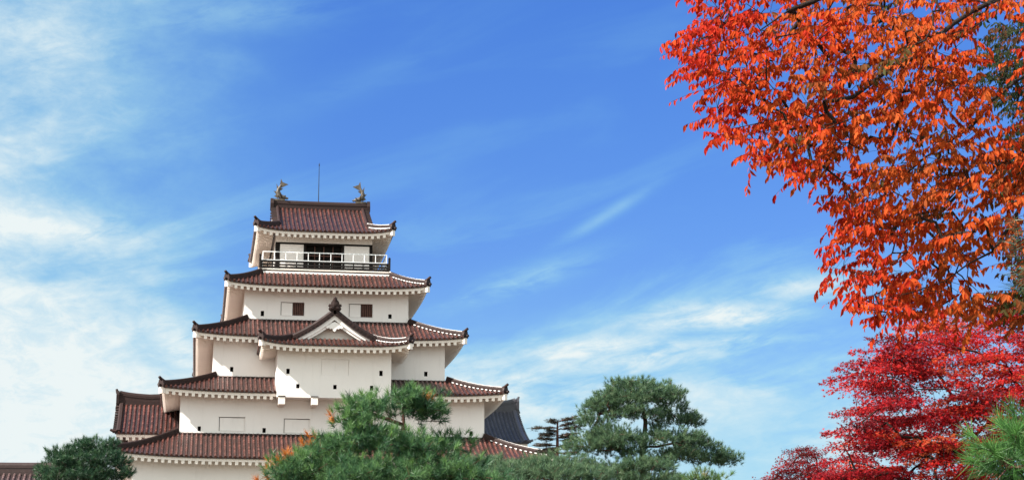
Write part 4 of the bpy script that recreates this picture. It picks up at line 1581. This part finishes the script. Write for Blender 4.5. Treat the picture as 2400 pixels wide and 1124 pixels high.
pine("pine_tree", "tall pine with layered cloud-shaped crown and bare reddish trunk right of the keep", 53, tuple(at(1520, 1500, Yr) * [1, 1, 0]),
     [at(1518, 1250, Yr), at(1512, 1124, Yr), at(1498, 1078, Yr), at(1507, 1040, Yr), at(1513, 1000, Yr), at(1516, 965, Yr), at(1500, 935, Yr)],
     [(1495, 935, 100, 40, Yr), (1450, 950, 66, 36, Yr - .2), (1560, 932, 52, 36, Yr + .1), (1575, 962, 34, 28, Yr), (1405, 962, 50, 28, Yr - .1), (1395, 990, 44, 20, Yr - .2), (1480, 903, 52, 16, Yr), (1490, 970, 60, 16, Yr - .3),
      (1590, 985, 54, 19, Yr + .2), (1622, 988, 24, 16, Yr + .2), (1440, 1018, 58, 18, Yr - .3), (1450, 1042, 76, 27, Yr - .4), (1390, 1050, 64, 28, Yr - .3), (1575, 1032, 76, 25, Yr - .3), (1630, 1045, 54, 24, Yr),
      (1375, 1020, 26, 12, Yr - .2), (1545, 1005, 22, 9, Yr), (1480, 1060, 40, 14, Yr - .4), (1600, 1068, 60, 20, Yr - .3), (1665, 1072, 54, 24, Yr), (1704, 1082, 40, 21, Yr + .1), (1500, 1096, 76, 22, Yr - .6), (1560, 1085, 44, 18, Yr - .5), (1430, 1110, 60, 18, Yr - .5), (1390, 1090, 40, 18, Yr - .4), (1520, 1130, 90, 20, Yr - .6)],
     DULL, .105, 34, .42, "layered_pine_needles", rmax=.17, tip=.0042, width=.07)
Ys = 36.0
pine("pine_tree", "small pale green pine top in front of the tall layered pine", 54, tuple(at(1655, 1500, Ys) * [1, 1, 0]),
     [at(1655, 1220, Ys), at(1655, 1130, Ys)],
     [(1655, 1120, 26, 13, Ys), (1635, 1132, 26, 14, Ys), (1682, 1134, 24, 14, Ys)],
     [(0, (.03, .06, .02)), (.5, (.09, .17, .05)), (.8, (.16, .22, .08)), (1, (.35, .28, .16))], .12, 36, .6, "pale_needles", old=[(1655, 1108, 12, Ys)])
Yl = 55.0
pine("pine_tree", "rounded dark green pine in front of the keep's lower left corner", 55, tuple(at(205, 1500, Yl) * [1, 1, 0]),
     [at(205, 1250, Yl), at(208, 1120, Yl), at(212, 1090, Yl), at(225, 1055, Yl)],
     [(232, 1045, 40, 18, Yl), (200, 1058, 36, 16, Yl), (262, 1062, 26, 18, Yl), (145, 1070, 40, 16, Yl - .1), (240, 1080, 46, 20, Yl - .3), (275, 1085, 24, 16, Yl), (150, 1090, 44, 18, Yl - .2), (205, 1100, 46, 16, Yl - .3),
      (115, 1105, 30, 14, Yl), (288, 1102, 18, 8, Yl), (170, 1120, 80, 16, Yl - .2), (250, 1115, 46, 14, Yl - .2)],
     [(0.0, (0.008, 0.022, 0.014)), (.4, (0.026, 0.068, 0.038)), (.65, (0.058, 0.120, 0.054)), (1, (.08, .13, .06))], .13, 30, .55, "dark_pine_needles", rmax=.13, width=.08)
Yn = 8.0
pine("pine_tree", "close pine with long bright green needles at the lower right edge", 56, tuple(at(2560, 1500, Yn) * [1, 1, 0]),
     [at(2550, 1200, Yn), at(2500, 1000, Yn), at(2470, 800, Yn), at(2410, 700, Yn), at(2388, 640, Yn), at(2380, 560, Yn), at(2376, 500, Yn)],
     [(2420, 1040, 46, 28, Yn), (2382, 1058, 36, 24, Yn - .05), (2362, 1090, 32, 22, Yn - .1), (2425, 1095, 50, 28, Yn), (2435, 1135, 56, 22, Yn), (2520, 1010, 60, 40, Yn), (2560, 1080, 70, 40, Yn), (2500, 900, 44, 30, Yn + .1), (2640, 960, 60, 40, Yn)],
     [(0.0, (0.012, 0.040, 0.012)), (.4, (0.042, 0.120, 0.034)), (.7, (0.085, 0.205, 0.048)), (1.0, (0.10, 0.19, 0.045))], .100, 64, 0.95, "near_needles", bent=True, width=.022, upbias=.3)
# the same close pine's leader shoot gets its own needles
ldr = MB()
rng = np.random.default_rng(57)
nn = 300
hh = rng.uniform(0, 1, nn)
bs = AT(2388 - 12 * hh, 690 - 180 * hh, np.full(nn, Yn))
az_ = rng.uniform(0, 2 * math.pi, nn)
Dn = np.stack([np.cos(az_), np.sin(az_), rng.uniform(-.35, .6, nn)], -1)
scatter(ldr, NEED_V * [1, .03, 1], NEED_F, bs, Dn, np.cross(Dn, rng.normal(0, 1, (nn, 3))), rng.uniform(.07, .12, nn), rng.uniform(.0, .35, nn))
np_root = [o for o in bpy.data.objects if o.get('label', '').startswith("close pine")][0]
ldr.build("leader_needles", leaf_mat("leader_needle_green", DULL, .25), np_root, attr='tone')

# ---- small flat-branched conifer far behind
rng = np.random.default_rng(61)
Yc = 108.0
fb = at(1306, 1500, Yc) * [1, 1, 0]
fir = thing("fir_tree", tuple(fb), "small dark sparse conifer with flat branches beside the grey roof", "conifer tree")
T = Tree()
T.limb([fb, at(1306, 1100, Yc), at(1307, 1040, Yc), at(1307, 985, Yc)], step=.4, rng=rng, wob=.01)
att, nrm, tn = [], [], []
for (xa, ya, xb, yb) in [(1307, 988, 1348, 977), (1307, 992, 1288, 982), (1307, 1002, 1252, 1003), (1307, 1006, 1362, 1000), (1307, 1000, 1350, 990), (1307, 1018, 1266, 1016), (1307, 1020, 1350, 1014),
                         (1307, 1030, 1262, 1026), (1307, 1032, 1356, 1028), (1307, 1044, 1256, 1040), (1307, 1046, 1345, 1044), (1307, 1050, 1278, 1052), (1307, 1012, 1280, 1008), (1307, 1025, 1335, 1022), (1307, 1060, 1262, 1058), (1307, 1062, 1350, 1060)]:
    for dy_ in (-1.0, 0, 1.0):
        a, b = at(xa, ya, Yc), at(xb, yb, Yc) + np.array([0, dy_ * rng.uniform(.2, .9), rng.normal(0, .06)])
        T.limb([a, a * .5 + b * .5 + [0, 0, .04], b], step=.25, rng=rng, wob=.02)
        n = 20
        q = rng.uniform(.30, 1, n)
        att.append(a + (b - a) * q[:, None] + rng.normal(0, [.10, .14, .045], (n, 3)))
P = np.concatenate(att)
m = 16
n = len(P)
D = np.stack([rng.normal(0, 1, (n, m)), rng.normal(0, 1, (n, m)), rng.normal(.12, .28, (n, m))], -1)
mb = MB()
scatter(mb, NEED_V * [1, .14, 1], NEED_F, np.repeat(P, m, 0), D.reshape(-1, 3), np.cross(D.reshape(-1, 3), rng.normal(0, 1, (n * m, 3))), rng.uniform(.10, .22, n * m), np.clip(np.repeat(rng.normal(.35, .2, n), m), 0, 1))
T.wood("trunk", simple("fir_bark", (0.075, 0.032, 0.025), .9, .2, .3), fir, tip=.018, power=.45, rmax=.16)
mb.build("crown", leaf_mat("fir_needles", [(0, (.012, .016, .012)), (.5, (.035, .035, .022)), (1, (.09, .05, .03))], .15), fir, attr='tone')
